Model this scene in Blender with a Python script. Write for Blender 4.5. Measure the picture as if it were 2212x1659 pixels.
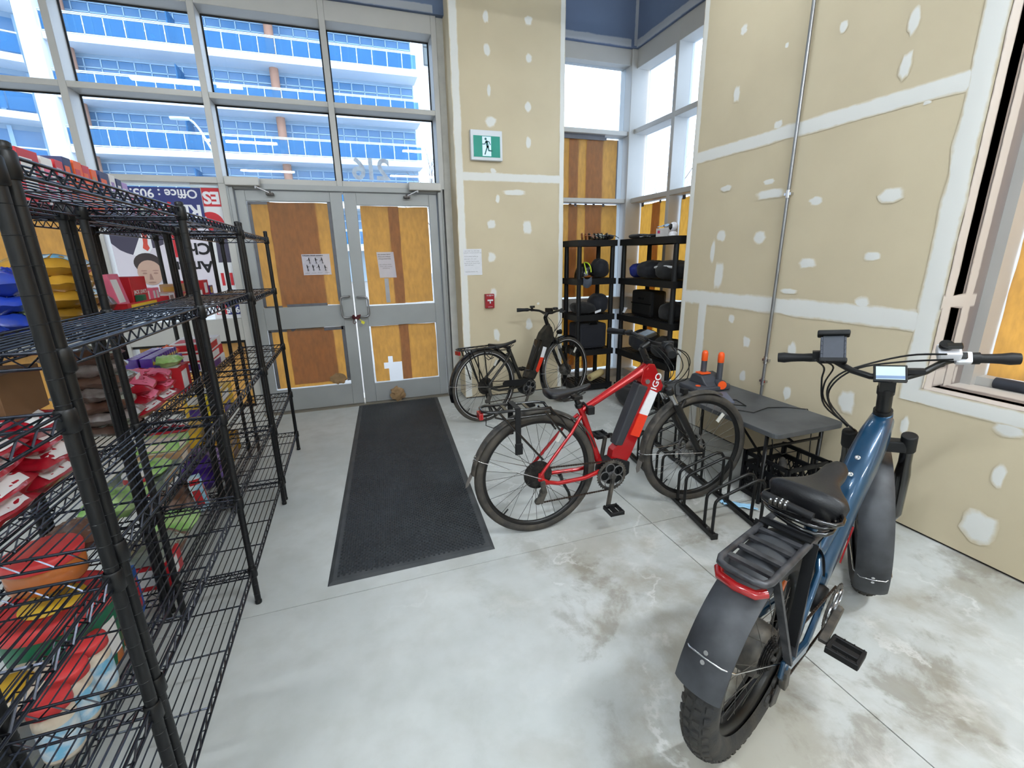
import bpy, bmesh, math, random
from mathutils import Matrix, Vector, noise as mnoise
random.seed(7)
PI = math.pi
for o in list(bpy.data.objects):
    bpy.data.objects.remove(o)
SC = bpy.context.scene
COL = SC.collection

# ---------------------------------------------------------------- camera, world, light, exposure
cam_d = bpy.data.cameras.new('camera')
cam_d.sensor_fit = 'HORIZONTAL'
cam_d.sensor_width = 36.0
cam_d.lens = 984.2 / 2212 * 36.0
cam_d.clip_start = 0.03
cam_d.clip_end = 400
cam = bpy.data.objects.new('camera', cam_d)
COL.objects.link(cam)
cam.matrix_world = Matrix(((0.944773, 0.104225, -0.310712, 0), (-0.327245, 0.248634, -0.911642, 0),
                           (-0.017762, 0.962974, 0.26901, 1.4729), (0, 0, 0, 1)))
SC.camera = cam
SC.view_settings.view_transform = 'Standard'
SC.view_settings.look = 'None'
SC.view_settings.gamma = 1.0
SC.view_settings.use_curve_mapping = False
SC.view_settings.exposure = 0.5
SKY = 3.1          # overcast sky radiance
LAMP = 172.0        # radiance of the strip lights
W = bpy.data.worlds.new('overcast')
SC.world = W
W.use_nodes = True
nt = W.node_tree
nt.nodes.clear()
wo = nt.nodes.new('ShaderNodeOutputWorld')
wb = nt.nodes.new('ShaderNodeBackground')
tc = nt.nodes.new('ShaderNodeTexCoord')
sx = nt.nodes.new('ShaderNodeSeparateXYZ')
rp = nt.nodes.new('ShaderNodeValToRGB')
rp.color_ramp.elements[0].position = 0.0
rp.color_ramp.elements[0].color = (0.80, 0.88, 1.0, 1)
rp.color_ramp.elements[1].position = 0.7
rp.color_ramp.elements[1].color = (0.90, 0.95, 1.0, 1)
nt.links.new(tc.outputs['Generated'], sx.inputs[0])
nt.links.new(sx.outputs['Z'], rp.inputs[0])
nt.links.new(rp.outputs[0], wb.inputs['Color'])
wb.inputs['Strength'].default_value = SKY
nt.links.new(wb.outputs[0], wo.inputs['Surface'])

# ---------------------------------------------------------------- helpers
def lin(c):
    c = c / 255.0
    return c / 12.92 if c <= 0.04045 else ((c + 0.055) / 1.055) ** 2.4
def rgb(*c):
    return (lin(c[0]), lin(c[1]), lin(c[2]), 1)
MATS = {}
def mat(name, col, rough=0.5, metal=0.0, ns=None, na=0.12, col2=None, bump=0.0, bs=60.0, coat=0.0, spec=0.5, emit=0.0, sheen=0.0):
    """principled material whose colour wanders between col and col2 (or a darker col) with noise"""
    if name in MATS:
        return MATS[name]
    m = bpy.data.materials.new(name)
    m.use_nodes = True
    t = m.node_tree
    b = t.nodes['Principled BSDF']
    b.inputs['Roughness'].default_value = rough
    b.inputs['Metallic'].default_value = metal
    b.inputs['Coat Weight'].default_value = coat
    b.inputs['Specular IOR Level'].default_value = spec
    if sheen:
        b.inputs['Sheen Weight'].default_value = sheen
    c1 = rgb(*col)
    c2 = rgb(*col2) if col2 else tuple(x * (1 - na) for x in c1[:3]) + (1,)
    g = t.nodes.new('ShaderNodeNewGeometry')
    n = t.nodes.new('ShaderNodeTexNoise')
    n.inputs['Scale'].default_value = ns or 9.0
    n.inputs['Detail'].default_value = 4
    mx = t.nodes.new('ShaderNodeMix')
    mx.data_type = 'RGBA'
    mx.inputs[6].default_value = c1
    mx.inputs[7].default_value = c2
    t.links.new(g.outputs['Position'], n.inputs['Vector'])
    r = t.nodes.new('ShaderNodeMapRange')
    r.inputs[1].default_value = 0.35
    r.inputs[2].default_value = 0.68
    t.links.new(n.outputs['Fac'], r.inputs[0])
    t.links.new(r.outputs[0], mx.inputs[0])
    t.links.new(mx.outputs[2], b.inputs['Base Color'])
    if bump:
        n2 = t.nodes.new('ShaderNodeTexNoise')
        n2.inputs['Scale'].default_value = bs
        n2.inputs['Detail'].default_value = 3
        t.links.new(g.outputs['Position'], n2.inputs['Vector'])
        bp = t.nodes.new('ShaderNodeBump')
        bp.inputs['Strength'].default_value = bump
        bp.inputs['Distance'].default_value = 0.01
        t.links.new(n2.outputs['Fac'], bp.inputs['Height'])
        t.links.new(bp.outputs[0], b.inputs['Normal'])
    if emit:
        t.links.new(mx.outputs[2], b.inputs['Emission Color'])
        b.inputs['Emission Strength'].default_value = emit
    MATS[name] = m
    return m
def glass_mat(name, tint=(0.93, 0.97, 1.0), refl=1.0, diffuse=None, dmix=0.0):
    """thin pane: straight-through transmission plus fresnel mirror (plus a little dust or tint film)"""
    m = bpy.data.materials.new(name)
    m.use_nodes = True
    t = m.node_tree
    t.nodes.clear()
    o = t.nodes.new('ShaderNodeOutputMaterial')
    tr = t.nodes.new('ShaderNodeBsdfTransparent')
    tr.inputs[0].default_value = (*tint, 1)
    gl = t.nodes.new('ShaderNodeBsdfGlossy')
    gl.inputs['Roughness'].default_value = 0.01
    gl.inputs[0].default_value = (refl, refl, refl, 1)
    # Schlick reflectance from the facing ratio: the same from both faces of the pane
    lw = t.nodes.new('ShaderNodeLayerWeight')
    lw.inputs[0].default_value = .5
    pw = t.nodes.new('ShaderNodeMath')
    pw.operation = 'POWER'
    pw.inputs[1].default_value = 5
    t.links.new(lw.outputs['Facing'], pw.inputs[0])
    fr = t.nodes.new('ShaderNodeMapRange')
    fr.inputs[3].default_value = .04
    t.links.new(pw.outputs[0], fr.inputs[0])
    mx = t.nodes.new('ShaderNodeMixShader')
    t.links.new(fr.outputs[0], mx.inputs[0])
    t.links.new(tr.outputs[0], mx.inputs[1])
    t.links.new(gl.outputs[0], mx.inputs[2])
    last = mx
    if diffuse:
        d = t.nodes.new('ShaderNodeBsdfDiffuse')
        d.inputs[0].default_value = rgb(*diffuse)
        n = t.nodes.new('ShaderNodeTexNoise')
        n.inputs['Scale'].default_value = 1.3
        g = t.nodes.new('ShaderNodeNewGeometry')
        t.links.new(g.outputs['Position'], n.inputs['Vector'])
        r = t.nodes.new('ShaderNodeMapRange')
        r.inputs[3].default_value = dmix * 0.75
        r.inputs[4].default_value = min(1, dmix * 1.25)
        t.links.new(n.outputs['Fac'], r.inputs[0])
        m2 = t.nodes.new('ShaderNodeMixShader')
        t.links.new(r.outputs[0], m2.inputs[0])
        t.links.new(mx.outputs[0], m2.inputs[1])
        t.links.new(d.outputs[0], m2.inputs[2])
        last = m2
    t.links.new(last.outputs[0], o.inputs[0])
    MATS[name] = m
    return m
def paper_mat(name, col, trans, tmix=0.55, ns=35, contrast=0.35, stretch=(1, 1, 0.35)):
    """paper: diffuse front, light soaks through from behind; fibres make it blotchy"""
    m = bpy.data.materials.new(name)
    m.use_nodes = True
    t = m.node_tree
    t.nodes.clear()
    o = t.nodes.new('ShaderNodeOutputMaterial')
    d = t.nodes.new('ShaderNodeBsdfDiffuse')
    d.inputs[0].default_value = rgb(*col)
    tl = t.nodes.new('ShaderNodeBsdfTranslucent')
    g = t.nodes.new('ShaderNodeNewGeometry')
    vm = t.nodes.new('ShaderNodeVectorMath')
    vm.operation = 'MULTIPLY'
    vm.inputs[1].default_value = stretch
    n = t.nodes.new('ShaderNodeTexNoise')
    n.inputs['Scale'].default_value = ns
    n.inputs['Detail'].default_value = 6
    t.links.new(g.outputs['Position'], vm.inputs[0])
    t.links.new(vm.outputs[0], n.inputs['Vector'])
    mx = t.nodes.new('ShaderNodeMix')
    mx.data_type = 'RGBA'
    c = rgb(*trans)
    mx.inputs[6].default_value = tuple(x * (1 - contrast) for x in c[:3]) + (1,)
    mx.inputs[7].default_value = tuple(min(1, x * (1 + contrast)) for x in c[:3]) + (1,)
    r = t.nodes.new('ShaderNodeMapRange')
    r.inputs[1].default_value = 0.3
    r.inputs[2].default_value = 0.7
    t.links.new(n.outputs['Fac'], r.inputs[0])
    t.links.new(r.outputs[0], mx.inputs[0])
    t.links.new(mx.outputs[2], tl.inputs[0])
    ms = t.nodes.new('ShaderNodeMixShader')
    ms.inputs[0].default_value = tmix
    t.links.new(d.outputs[0], ms.inputs[1])
    t.links.new(tl.outputs[0], ms.inputs[2])
    t.links.new(ms.outputs[0], o.inputs[0])
    MATS[name] = m
    return m

class MB:
    """collects shapes; build() links them as ONE mesh object"""
    def __init__(self, M=None):
        self.v, self.f, self.s, self.k = [], [], [], []
        self.M = M
        self.cur = 0
    def add(self, vs, fs, smooth=False):
        o = len(self.v)
        if self.M is not None:
            vs = [self.M @ Vector(p) for p in vs]
        self.v += [tuple(p) for p in vs]
        for f in fs:
            self.f.append(tuple(i + o for i in f))
            self.s.append(smooth)
            self.k.append(self.cur)
        return self
    def box(self, x0, x1, y0, y1, z0, z1):
        vs = [(x, y, z) for x in (x0, x1) for y in (y0, y1) for z in (z0, z1)]
        return self.add(vs, [(0, 1, 3, 2), (4, 6, 7, 5), (0, 4, 5, 1), (2, 3, 7, 6), (0, 2, 6, 4), (1, 5, 7, 3)])
    def obox(self, c, ax, ay, az):
        c, ax, ay, az = Vector(c), Vector(ax), Vector(ay), Vector(az)
        vs = [c + ax * i + ay * j + az * k for i in (-1, 1) for j in (-1, 1) for k in (-1, 1)]
        return self.add(vs, [(0, 1, 3, 2), (4, 6, 7, 5), (0, 4, 5, 1), (2, 3, 7, 6), (0, 2, 6, 4), (1, 5, 7, 3)])
    def bar(self, a, b, w, h, up=(0, 0, 1)):
        a, b = Vector(a), Vector(b)
        d = (b - a)
        L = d.length
        d.normalize()
        s = d.cross(Vector(up))
        if s.length < 1e-4:
            s = d.cross(Vector((1, 0, 0)))
        s.normalize()
        u = s.cross(d)
        return self.obox((a + b) / 2, d * L / 2, s * w / 2, u * h / 2)
    def tube(self, pts, r, n=8, closed=False, caps=True, flat=1.0, up=None):
        P = [Vector(p) for p in pts]
        m = len(P)
        rs = r if isinstance(r, (list, tuple)) else [r] * m
        T = []
        for i in range(m):
            if closed:
                t = P[(i + 1) % m] - P[i - 1]
            else:
                t = P[min(i + 1, m - 1)] - P[max(i - 1, 0)]
            T.append(t.normalized())
        a = Vector(up) if up else (Vector((0, 0, 1)) if abs(T[0].z) < 0.9 else Vector((1, 0, 0)))
        N = (a - T[0] * a.dot(T[0])).normalized()
        vs, fs = [], []
        for i in range(m):
            if i:
                N = N - T[i] * N.dot(T[i])
                if N.length < 1e-6:
                    N = T[i].orthogonal()
                N.normalize()
            B = T[i].cross(N)
            for j in range(n):
                an = 2 * PI * j / n
                vs.append(P[i] + (N * math.cos(an) * flat + B * math.sin(an)) * rs[i])
        for i in range(m if closed else m - 1):
            k = (i + 1) % m
            for j in range(n):
                fs.append((i * n + j, i * n + (j + 1) % n, k * n + (j + 1) % n, k * n + j))
        self.add(vs, fs, n > 5)
        if caps and not closed:
            self.add([vs[j] for j in range(n)], [tuple(range(n))[::-1]])
            self.add([vs[(m - 1) * n + j] for j in range(n)], [tuple(range(n))])
        return self
    def cyl(self, a, b, r, r2=None, n=16):
        return self.tube([a, b], [r, r if r2 is None else r2], n)
    def ring(self, c, axis, R, r, n=32, k=8, flat=1.0):
        c, ax = Vector(c), Vector(axis).normalized()
        u = ax.orthogonal().normalized()
        w = ax.cross(u)
        return self.tube([c + (u * math.cos(2 * PI * i / n) + w * math.sin(2 * PI * i / n)) * R for i in range(n)], r, k, True, up=ax, flat=flat)
    def lathe(self, prof, c, axis=(0, 0, 1), n=20, smooth=True):
        """prof: (radius, height) pairs along the axis"""
        c, ax = Vector(c), Vector(axis).normalized()
        u = ax.orthogonal().normalized()
        w = ax.cross(u)
        vs, fs = [], []
        for (r, h) in prof:
            for j in range(n):
                an = 2 * PI * j / n
                vs.append(c + ax * h + (u * math.cos(an) + w * math.sin(an)) * max(r, 1e-5))
        for i in range(len(prof) - 1):
            for j in range(n):
                fs.append((i * n + j, i * n + (j + 1) % n, (i + 1) * n + (j + 1) % n, (i + 1) * n + j))
        self.add(vs, fs, smooth)
        return self
    def prism(self, poly, o, U, V, Wd):
        """poly in (u,v) spanned at o by U,V, pushed out along Wd"""
        o, U, V, Wd = Vector(o), Vector(U), Vector(V), Vector(Wd)
        n = len(poly)
        a = [o + U * p[0] + V * p[1] for p in poly]
        vs = a + [p + Wd for p in a]
        fs = [tuple(range(n))[::-1], tuple(range(n, 2 * n))]
        fs += [(i, (i + 1) % n, n + (i + 1) % n, n + i) for i in range(n)]
        return self.add(vs, fs)
    def loft(self, rings, closed_ring=True, caps=True, smooth=True):
        n = len(rings[0])
        vs = [p for r in rings for p in r]
        fs = []
        for i in range(len(rings) - 1):
            for j in range(n if closed_ring else n - 1):
                fs.append((i * n + j, i * n + (j + 1) % n, (i + 1) * n + (j + 1) % n, (i + 1) * n + j))
        if caps and closed_ring:
            fs.append(tuple(range(n))[::-1])
            fs.append(tuple((len(rings) - 1) * n + j for j in range(n)))
        return self.add(vs, fs, smooth)
    def grid(self, fn, nu, nv, smooth=True, skip=None):
        vs = [fn(i / nu, j / nv) for j in range(nv + 1) for i in range(nu + 1)]
        fs = []
        for j in range(nv):
            for i in range(nu):
                if skip and skip((i + .5) / nu, (j + .5) / nv):
                    continue
                q = j * (nu + 1) + i
                fs.append((q, q + 1, q + nu + 2, q + nu + 1))
        return self.add(vs, fs, smooth)
    def text(self, s, size, o, U, V, depth=0.0, bold=0.0, align='CENTER'):
        cu = bpy.data.curves.new('tmp_text', 'FONT')
        cu.body = s
        cu.size = size
        cu.align_x = align
        cu.align_y = 'CENTER'
        cu.offset = bold * size
        cu.resolution_u = 3
        ob = bpy.data.objects.new('tmp_text', cu)
        COL.objects.link(ob)
        dg = bpy.context.evaluated_depsgraph_get()
        me = bpy.data.meshes.new_from_object(ob.evaluated_get(dg))
        o, U, V = Vector(o), Vector(U), Vector(V)
        N = U.cross(V).normalized()
        self.add([o + U * p.co.x + V * p.co.y + N * depth for p in me.vertices], [tuple(f.vertices) for f in me.polygons])
        bpy.data.objects.remove(ob)
        bpy.data.curves.remove(cu)
        bpy.data.meshes.remove(me)
        return self
    def build(self, name, material, parent=None, bev=0.0, seg=2, origin=None, smooth=None):
        """world coordinates in, object origin at the parent's base (or the shape's own base)"""
        me = bpy.data.meshes.new(name)
        off = Vector((0, 0, 0))
        if parent is not None:
            p = parent
            while p.parent is not None:
                p = p.parent
            off = Vector(p.get('base', (0, 0, 0)))
        elif origin is not None:
            off = Vector(origin)
        else:
            xs = [p[0] for p in self.v]; ys = [p[1] for p in self.v]; zs = [p[2] for p in self.v]
            off = Vector(((min(xs) + max(xs)) / 2, (min(ys) + max(ys)) / 2, min(zs)))
        me.from_pydata([(p[0] - off.x, p[1] - off.y, p[2] - off.z) for p in self.v], [], self.f)
        ms = material if isinstance(material, (list, tuple)) else [material]
        for m in ms:
            me.materials.append(m)
        me.polygons.foreach_set('use_smooth', self.s if smooth is None else [smooth] * len(self.f))
        me.polygons.foreach_set('material_index', self.k)
        bm = bmesh.new()
        bm.from_mesh(me)
        if bev:
            bmesh.ops.remove_doubles(bm, verts=bm.verts, dist=1e-5)
            es = [e for e in bm.edges if len(e.link_faces) == 2 and e.calc_face_angle(0) > 0.6]
            bmesh.ops.bevel(bm, geom=es, offset=bev, segments=seg, affect='EDGES', profile=0.6, clamp_overlap=True)
        bmesh.ops.recalc_face_normals(bm, faces=bm.faces)
        bm.to_mesh(me)
        bm.free()
        me.update()
        o = bpy.data.objects.new(name, me)
        COL.objects.link(o)
        if parent is not None:
            o.parent = parent
        else:
            o.location = off
            o['base'] = tuple(off)
        return o
def thing(name, label, cat, loc=(0, 0, 0), group=None, kind=None):
    o = bpy.data.objects.new(name, None)
    o.empty_display_size = 0.1
    COL.objects.link(o)
    o.location = loc
    o['base'] = tuple(loc)
    if kind:
        o['kind'] = kind
    else:
        o['label'] = label
        o['category'] = cat
    if group:
        o['group'] = group
    return o
def tag(o, label, cat, group=None):
    o['label'] = label
    o['category'] = cat
    if group:
        o['group'] = group
    return o
def struct(o, label=None):
    o['kind'] = 'structure'
    if label:
        o['label'] = label
    return o
def copy_tree(o, parent=None):
    c = o.copy()
    COL.objects.link(c)
    if parent is not None:
        c.parent = parent
    for ch in o.children:
        copy_tree(ch, c)
    return c
def arc(cx, cz, R, a0, a1, n, y=0.0):
    """points on a circle in the x-z plane, degrees"""
    return [(cx + R * math.cos(math.radians(a0 + (a1 - a0) * i / n)), y, cz + R * math.sin(math.radians(a0 + (a1 - a0) * i / n))) for i in range(n + 1)]
def nz(x, y, z=0.0):
    return mnoise.noise(Vector((x, y, z)))

# ---------------------------------------------------------------- materials
M = {}
M['frame'] = mat('painted_aluminium', (178, 176, 172), 0.45, 0.1, ns=3, na=.06)
M['door'] = mat('grey_door_paint', (150, 152, 152), 0.42, 0.1, ns=4, na=.08, bump=.03, bs=300)
M['black'] = mat('black_plastic', (13, 14, 17), .55, ns=12, na=.3, bump=.05, bs=200, spec=.35)
M['bikeblack'] = mat('black_paint', (13, 13, 15), 0.36, ns=15, na=.3, col2=(24, 23, 22), spec=.4)
M['gloss'] = mat('gloss_black', (10, 10, 12), 0.22, ns=10, na=.3, coat=.4)
M['rubber'] = mat('tyre_rubber', (44, 42, 40), 0.8, ns=14, col2=(70, 64, 56), bump=.15, bs=120)
M['fatrubber'] = mat('fat_tyre_rubber', (30, 31, 33), 0.8, ns=14, col2=(58, 54, 48), bump=.15, bs=120)
M['dirty'] = mat('dusty_black', (38, 37, 36), 0.6, ns=22, col2=(82, 76, 68))
M['chrome'] = mat('chrome', (205, 205, 208), 0.2, 1.0, ns=8)
M['steel'] = mat('dull_steel', (150, 150, 152), 0.4, 0.9, ns=8)
M['wirecoat'] = mat('black_epoxy_wire', (52, 55, 64), 0.25, 0.8, ns=20, na=.25)
M['post'] = mat('black_rack_post', (12, 13, 16), 0.42, 0.1, ns=20, na=.3, spec=.4)
M['red'] = mat('red_gloss_paint', (176, 14, 22), 0.25, 0.35, ns=5, na=.22, coat=.7)
M['blue'] = mat('teal_blue_paint', (18, 62, 92), 0.28, 0.3, ns=6, na=.2, coat=.6)
M['white'] = mat('white_paper', (222, 222, 226), 0.8, ns=30, na=.05)
M['reflw'] = mat('white_reflective_tape', (215, 215, 218), 0.5, ns=40, na=.08)
M['reflr'] = mat('red_orange_reflective_tape', (214, 50, 20), 0.5, ns=40, na=.1)
M['redlens'] = mat('red_lamp_lens', (150, 16, 20), 0.2, ns=20, coat=.5)
M['ink'] = mat('dark_ink', (30, 30, 34), 0.8, ns=20)
M['tape'] = mat('grey_duct_tape', (92, 92, 98), 0.45, ns=18, na=.2, bump=.1, bs=90)
M['tapel'] = mat('pale_grey_tape', (160, 160, 165), 0.4, ns=18, na=.12)
M['dryer'] = mat('dark_grey_plastic', (66, 68, 75), 0.5, ns=10, na=.1)
M['orange'] = mat('orange_plastic', (240, 88, 24), 0.4, ns=10, na=.08)
M['leather'] = mat('black_saddle_vinyl', (24, 24, 27), 0.42, ns=25, na=.25, bump=.1, bs=150)
M['fender'] = mat('matte_black_fender', (34, 36, 40), 0.5, ns=12, col2=(62, 64, 68))
M['kraft'] = paper_mat('kraft_paper', (160, 128, 102), (190, 136, 50), .5, contrast=.22)
M['sheet'] = paper_mat('white_sheet', (205, 203, 212), (210, 205, 200), .25, contrast=.05)
M['glass'] = glass_mat('window_glass', (.86, .93, 1.0))
M['dglass'] = glass_mat('door_glass', (.92, .95, .97))
# ================================================================ SETTING
DW = 4.85          # inner face of the glazed door wall
# ---- concrete floor
def floor_mat():
    m = bpy.data.materials.new('stained_concrete')
    m.use_nodes = True
    t = m.node_tree
    b = t.nodes['Principled BSDF']
    L = t.links.new
    g = t.nodes.new('ShaderNodeNewGeometry')
    def noise(s, d=5, off=0, dist=0.0, rough=.55):
        mp = t.nodes.new('ShaderNodeVectorMath'); mp.operation = 'ADD'
        mp.inputs[1].default_value = (off, off * .7, 0)
        L(g.outputs['Position'], mp.inputs[0])
        n = t.nodes.new('ShaderNodeTexNoise')
        n.inputs['Scale'].default_value = s; n.inputs['Detail'].default_value = d
        n.inputs['Distortion'].default_value = dist; n.inputs['Roughness'].default_value = rough
        L(mp.outputs[0], n.inputs['Vector'])
        return n.outputs['Fac']
    def rng(v, a, c, x=0, y=1):
        r = t.nodes.new('ShaderNodeMapRange')
        r.interpolation_type = 'SMOOTHSTEP'
        for i, q in ((1, a), (2, c), (3, x), (4, y)):
            r.inputs[i].default_value = q
        L(v, r.inputs[0])
        return r.outputs[0]
    def mul(a, c):
        q = t.nodes.new('ShaderNodeMath'); q.operation = 'MULTIPLY'
        L(a, q.inputs[0])
        if isinstance(c, float):
            q.inputs[1].default_value = c
        else:
            L(c, q.inputs[1])
        return q.outputs[0]
    def mix(f, a, c):
        q = t.nodes.new('ShaderNodeMix'); q.data_type = 'RGBA'
        L(f, q.inputs[0])
        for i, z in ((6, a), (7, c)):
            if isinstance(z, tuple):
                q.inputs[i].default_value = z
            else:
                L(z, q.inputs[i])
        return q.outputs[2]
    sep = t.nodes.new('ShaderNodeSeparateXYZ')
    L(g.outputs['Position'], sep.inputs[0])
    # traffic stains gather under the bikes, towards +x and -y
    sx_ = rng(sep.outputs['X'], 0.0, 1.0)
    sy_ = rng(sep.outputs['Y'], 2.5, 1.5)
    wet = mul(sx_, sy_)
    base = mix(rng(noise(1.6, 6), .3, .7), rgb(176, 179, 177), rgb(192, 194, 192))
    base = mix(rng(noise(9, 6, 3), .35, .75, 0, .5), base, rgb(168, 169, 164))
    stain = mul(rng(noise(1.7, 9, 11, .25, .62), .45, .60), wet)
    base = mix(mul(stain, .75), base, rgb(148, 142, 128))
    stain2 = mul(rng(noise(2.4, 9, 29, .35, .65), .53, .63), wet)
    base = mix(mul(stain2, .6), base, rgb(122, 114, 100))
    # pale salt tide lines along the contours of a slow noise
    ln = noise(1.0, 8, 47, .25, .6)
    q = t.nodes.new('ShaderNodeMath'); q.operation = 'SUBTRACT'; q.inputs[1].default_value = .5
    L(ln, q.inputs[0])
    q2 = t.nodes.new('ShaderNodeMath'); q2.operation = 'ABSOLUTE'
    L(q.outputs[0], q2.inputs[0])
    line = mul(mul(rng(q2.outputs[0], .0, .012, 1, 0), rng(noise(3, 3, 5), .42, .6)), rng(sep.outputs['X'], -.2, .6))
    base = mix(mul(line, .4), base, rgb(222, 222, 220))
    salt = mul(rng(noise(2.6, 9, 71, .3, .65), .54, .66), wet)
    base = mix(mul(salt, .5), base, rgb(210, 209, 205))
    L(base, b.inputs['Base Color'])
    L(rng(noise(4, 4, 9), .3, .7, .38, .6), b.inputs['Roughness'])
    b.inputs['Specular IOR Level'].default_value = .35
    bp = t.nodes.new('ShaderNodeBump')
    bp.inputs['Strength'].default_value = .06
    L(noise(120, 3), bp.inputs['Height'])
    L(bp.outputs[0], b.inputs['Normal'])
    return m
MF = floor_mat()
fl = struct(MB().box(-4.2, 3.4, -5.2, 5.3, -.2, -.012).build('floor', mat('joint_filler', (70, 62, 54), .9), origin=(0, 0, 0)))
fl['base'] = (0, 0, 0)
JX, JY, JW = 1.475, 1.905, .0022
for (a, b_) in ((-4.2, JX - JW), (JX + JW, 3.4)):
    for (c, d) in ((-5.2, JY - JW), (JY + JW, 5.3)):
        MB().box(a, b_, c, d, -.012, 0).build('floor_slab', MF, fl)

# ---- drywall with filler
def drywall_mat(name, c1, c2):
    m = mat(name, c1, .85, ns=2.2, col2=c2, bump=.03, bs=250)
    return m
M['dry'] = drywall_mat('tan_drywall', (205, 191, 162), (198, 184, 156))
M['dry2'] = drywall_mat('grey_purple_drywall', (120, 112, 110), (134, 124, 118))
M['bulk'] = drywall_mat('flare_tinted_slate', (100, 116, 144), (94, 108, 136))  # grey-blue board, with the extra blue of window flare put into its colour
def mud_mat(c1=(204, 190, 161), c2=(222, 221, 216), nm='joint_compound'):
    m = bpy.data.materials.new(nm)
    m.use_nodes = True
    t = m.node_tree
    b = t.nodes['Principled BSDF']
    L = t.links.new
    at = t.nodes.new('ShaderNodeAttribute'); at.attribute_name = 'fade'
    g = t.nodes.new('ShaderNodeNewGeometry')
    n = t.nodes.new('ShaderNodeTexNoise'); n.inputs['Scale'].default_value = 22; n.inputs['Detail'].default_value = 6
    L(g.outputs['Position'], n.inputs['Vector'])
    a1 = t.nodes.new('ShaderNodeMath'); a1.operation = 'ADD'
    L(at.outputs['Fac'], a1.inputs[0]); L(n.outputs['Fac'], a1.inputs[1])
    r = t.nodes.new('ShaderNodeMapRange'); r.inputs[1].default_value = .55; r.inputs[2].default_value = 1.2
    r.inputs[3].default_value = .06; r.inputs[4].default_value = 1
    L(a1.outputs[0], r.inputs[0])
    mx = t.nodes.new('ShaderNodeMix'); mx.data_type = 'RGBA'
    mx.inputs[6].default_value = rgb(*c1); mx.inputs[7].default_value = rgb(*c2)
    L(r.outputs[0], mx.inputs[0])
    L(mx.outputs[2], b.inputs['Base Color'])
    b.inputs['Roughness'].default_value = .85
    return m
M['mud'] = mud_mat()
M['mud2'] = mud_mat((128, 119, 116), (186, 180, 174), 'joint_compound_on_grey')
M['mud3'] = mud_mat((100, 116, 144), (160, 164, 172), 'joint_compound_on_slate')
NP = [0]
def patch(parent, P, U, V, N, w, h, seed=0, strip=False, name='filler_patch'):
    """thin raised smear of joint compound; 'fade' runs from 1 in the middle to 0 at the ragged rim"""
    P, U, V, N = Vector(P), Vector(U), Vector(V), Vector(N)
    NP[0] += 1
    P = P + N * (.0002 + .00016 * (NP[0] % 17))
    vs, fa, fs = [], [], []
    if strip:
        n = max(6, int(w / .06))
        prof = ((-1, 0), (-.62, 1), (.62, 1), (1, 0))
        for i in range(n + 1):
            u = -w + 2 * w * i / n
            for (q, f) in prof:
                e = 1 + (.28 * nz(u * 9 + seed, q * 3, seed) if abs(q) == 1 else .2 * nz(u * 7 + seed, q * 3, seed))
                vs.append(P + U * u + V * (q * h * e) + N * (.0012 if f else .0002)); fa.append(f)
        for i in range(n):
            for j in range(3):
                fs.append((i * 4 + j, i * 4 + j + 1, i * 4 + j + 5, i * 4 + j + 4))
    else:
        K = 14
        vs.append(P + N * .0015); fa.append(1)
        for ringi, (q, f) in enumerate(((.6, 1), (1.05, 0))):
            for j in range(K):
                a = 2 * PI * j / K
                e = q * (1 + .35 * nz(math.cos(a) * 1.6 + seed * 3.1, math.sin(a) * 1.6, seed * 1.7))
                sq = 1 / max(abs(math.cos(a)), abs(math.sin(a))) ** .35
                vs.append(P + U * (w * e * sq * math.cos(a)) + V * (h * e * sq * math.sin(a)) + N * (.0012 if f else .0002)); fa.append(f)
        for j in range(K):
            fs.append((0, 1 + j, 1 + (j + 1) % K))
            fs.append((1 + j, 1 + K + j, 1 + K + (j + 1) % K, 1 + (j + 1) % K))
    mb = MB().add(vs, fs, True)
    me = bpy.data.meshes.new(name)
    off = Vector(parent.get('base', (0, 0, 0)))
    me.from_pydata([tuple(v - off) for v in vs], [], fs)
    at = me.attributes.new('fade', 'FLOAT', 'POINT')
    at.data.foreach_set('value', fa)
    me.materials.append(M[parent.get('mud', 'mud')])
    me.polygons.foreach_set('use_smooth', [True] * len(fs))
    o = bpy.data.objects.new(name, me)
    COL.objects.link(o)
    o.parent = parent
    return o
# pier between the doors and the corner bay
CY = 4.62
pier = MB().box(1.05, 2.172, CY, 5.1, .012, 4.2)
wb_ = struct(pier.build('wall_back', M['dry'], origin=(0, 0, 0))); wb_['base'] = (0, 0, 0)
LW = [(1.39,3.55,0.030,0.046),(1.80,3.57,0.041,0.040),(1.39,3.29,0.035,0.055),(1.80,3.27,0.033,0.038),(1.40,2.97,0.018,0.053),(1.79,2.86,0.034,0.052),(1.41,2.71,0.060,0.051),(1.79,2.55,0.029,0.054),(1.39,1.79,0.048,0.044),(1.77,1.76,0.051,0.068),(1.38,1.47,0.044,0.055),(1.41,0.67,0.036,0.065),(1.78,0.76,0.038,0.066),(1.39,1.11,0.040,0.057),(1.63,2.09,0.124,0.030),(1.46,2.03,0.024,0.043),(1.42,2.28,0.033,0.025),(1.89,0.98,0.016,0.015)]
X_, Z_, Yn = (1, 0, 0), (0, 0, 1), (0, -1, 0)
for i, (a, c, w, h) in enumerate(LW):
    patch(wb_, (a, CY, c), X_, Z_, Yn, w, h, i)
patch(wb_, (1.61, CY, 2.225), X_, Z_, Yn, .54, .042, 3, True, 'taped_joint')
patch(wb_, (1.085, CY, 2.1), Z_, X_, Yn, 2.08, .04, 5, True, 'corner_bead')
patch(wb_, (2.15, CY, 2.1), Z_, X_, Yn, 2.08, .026, 6, True, 'corner_bead')
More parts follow.
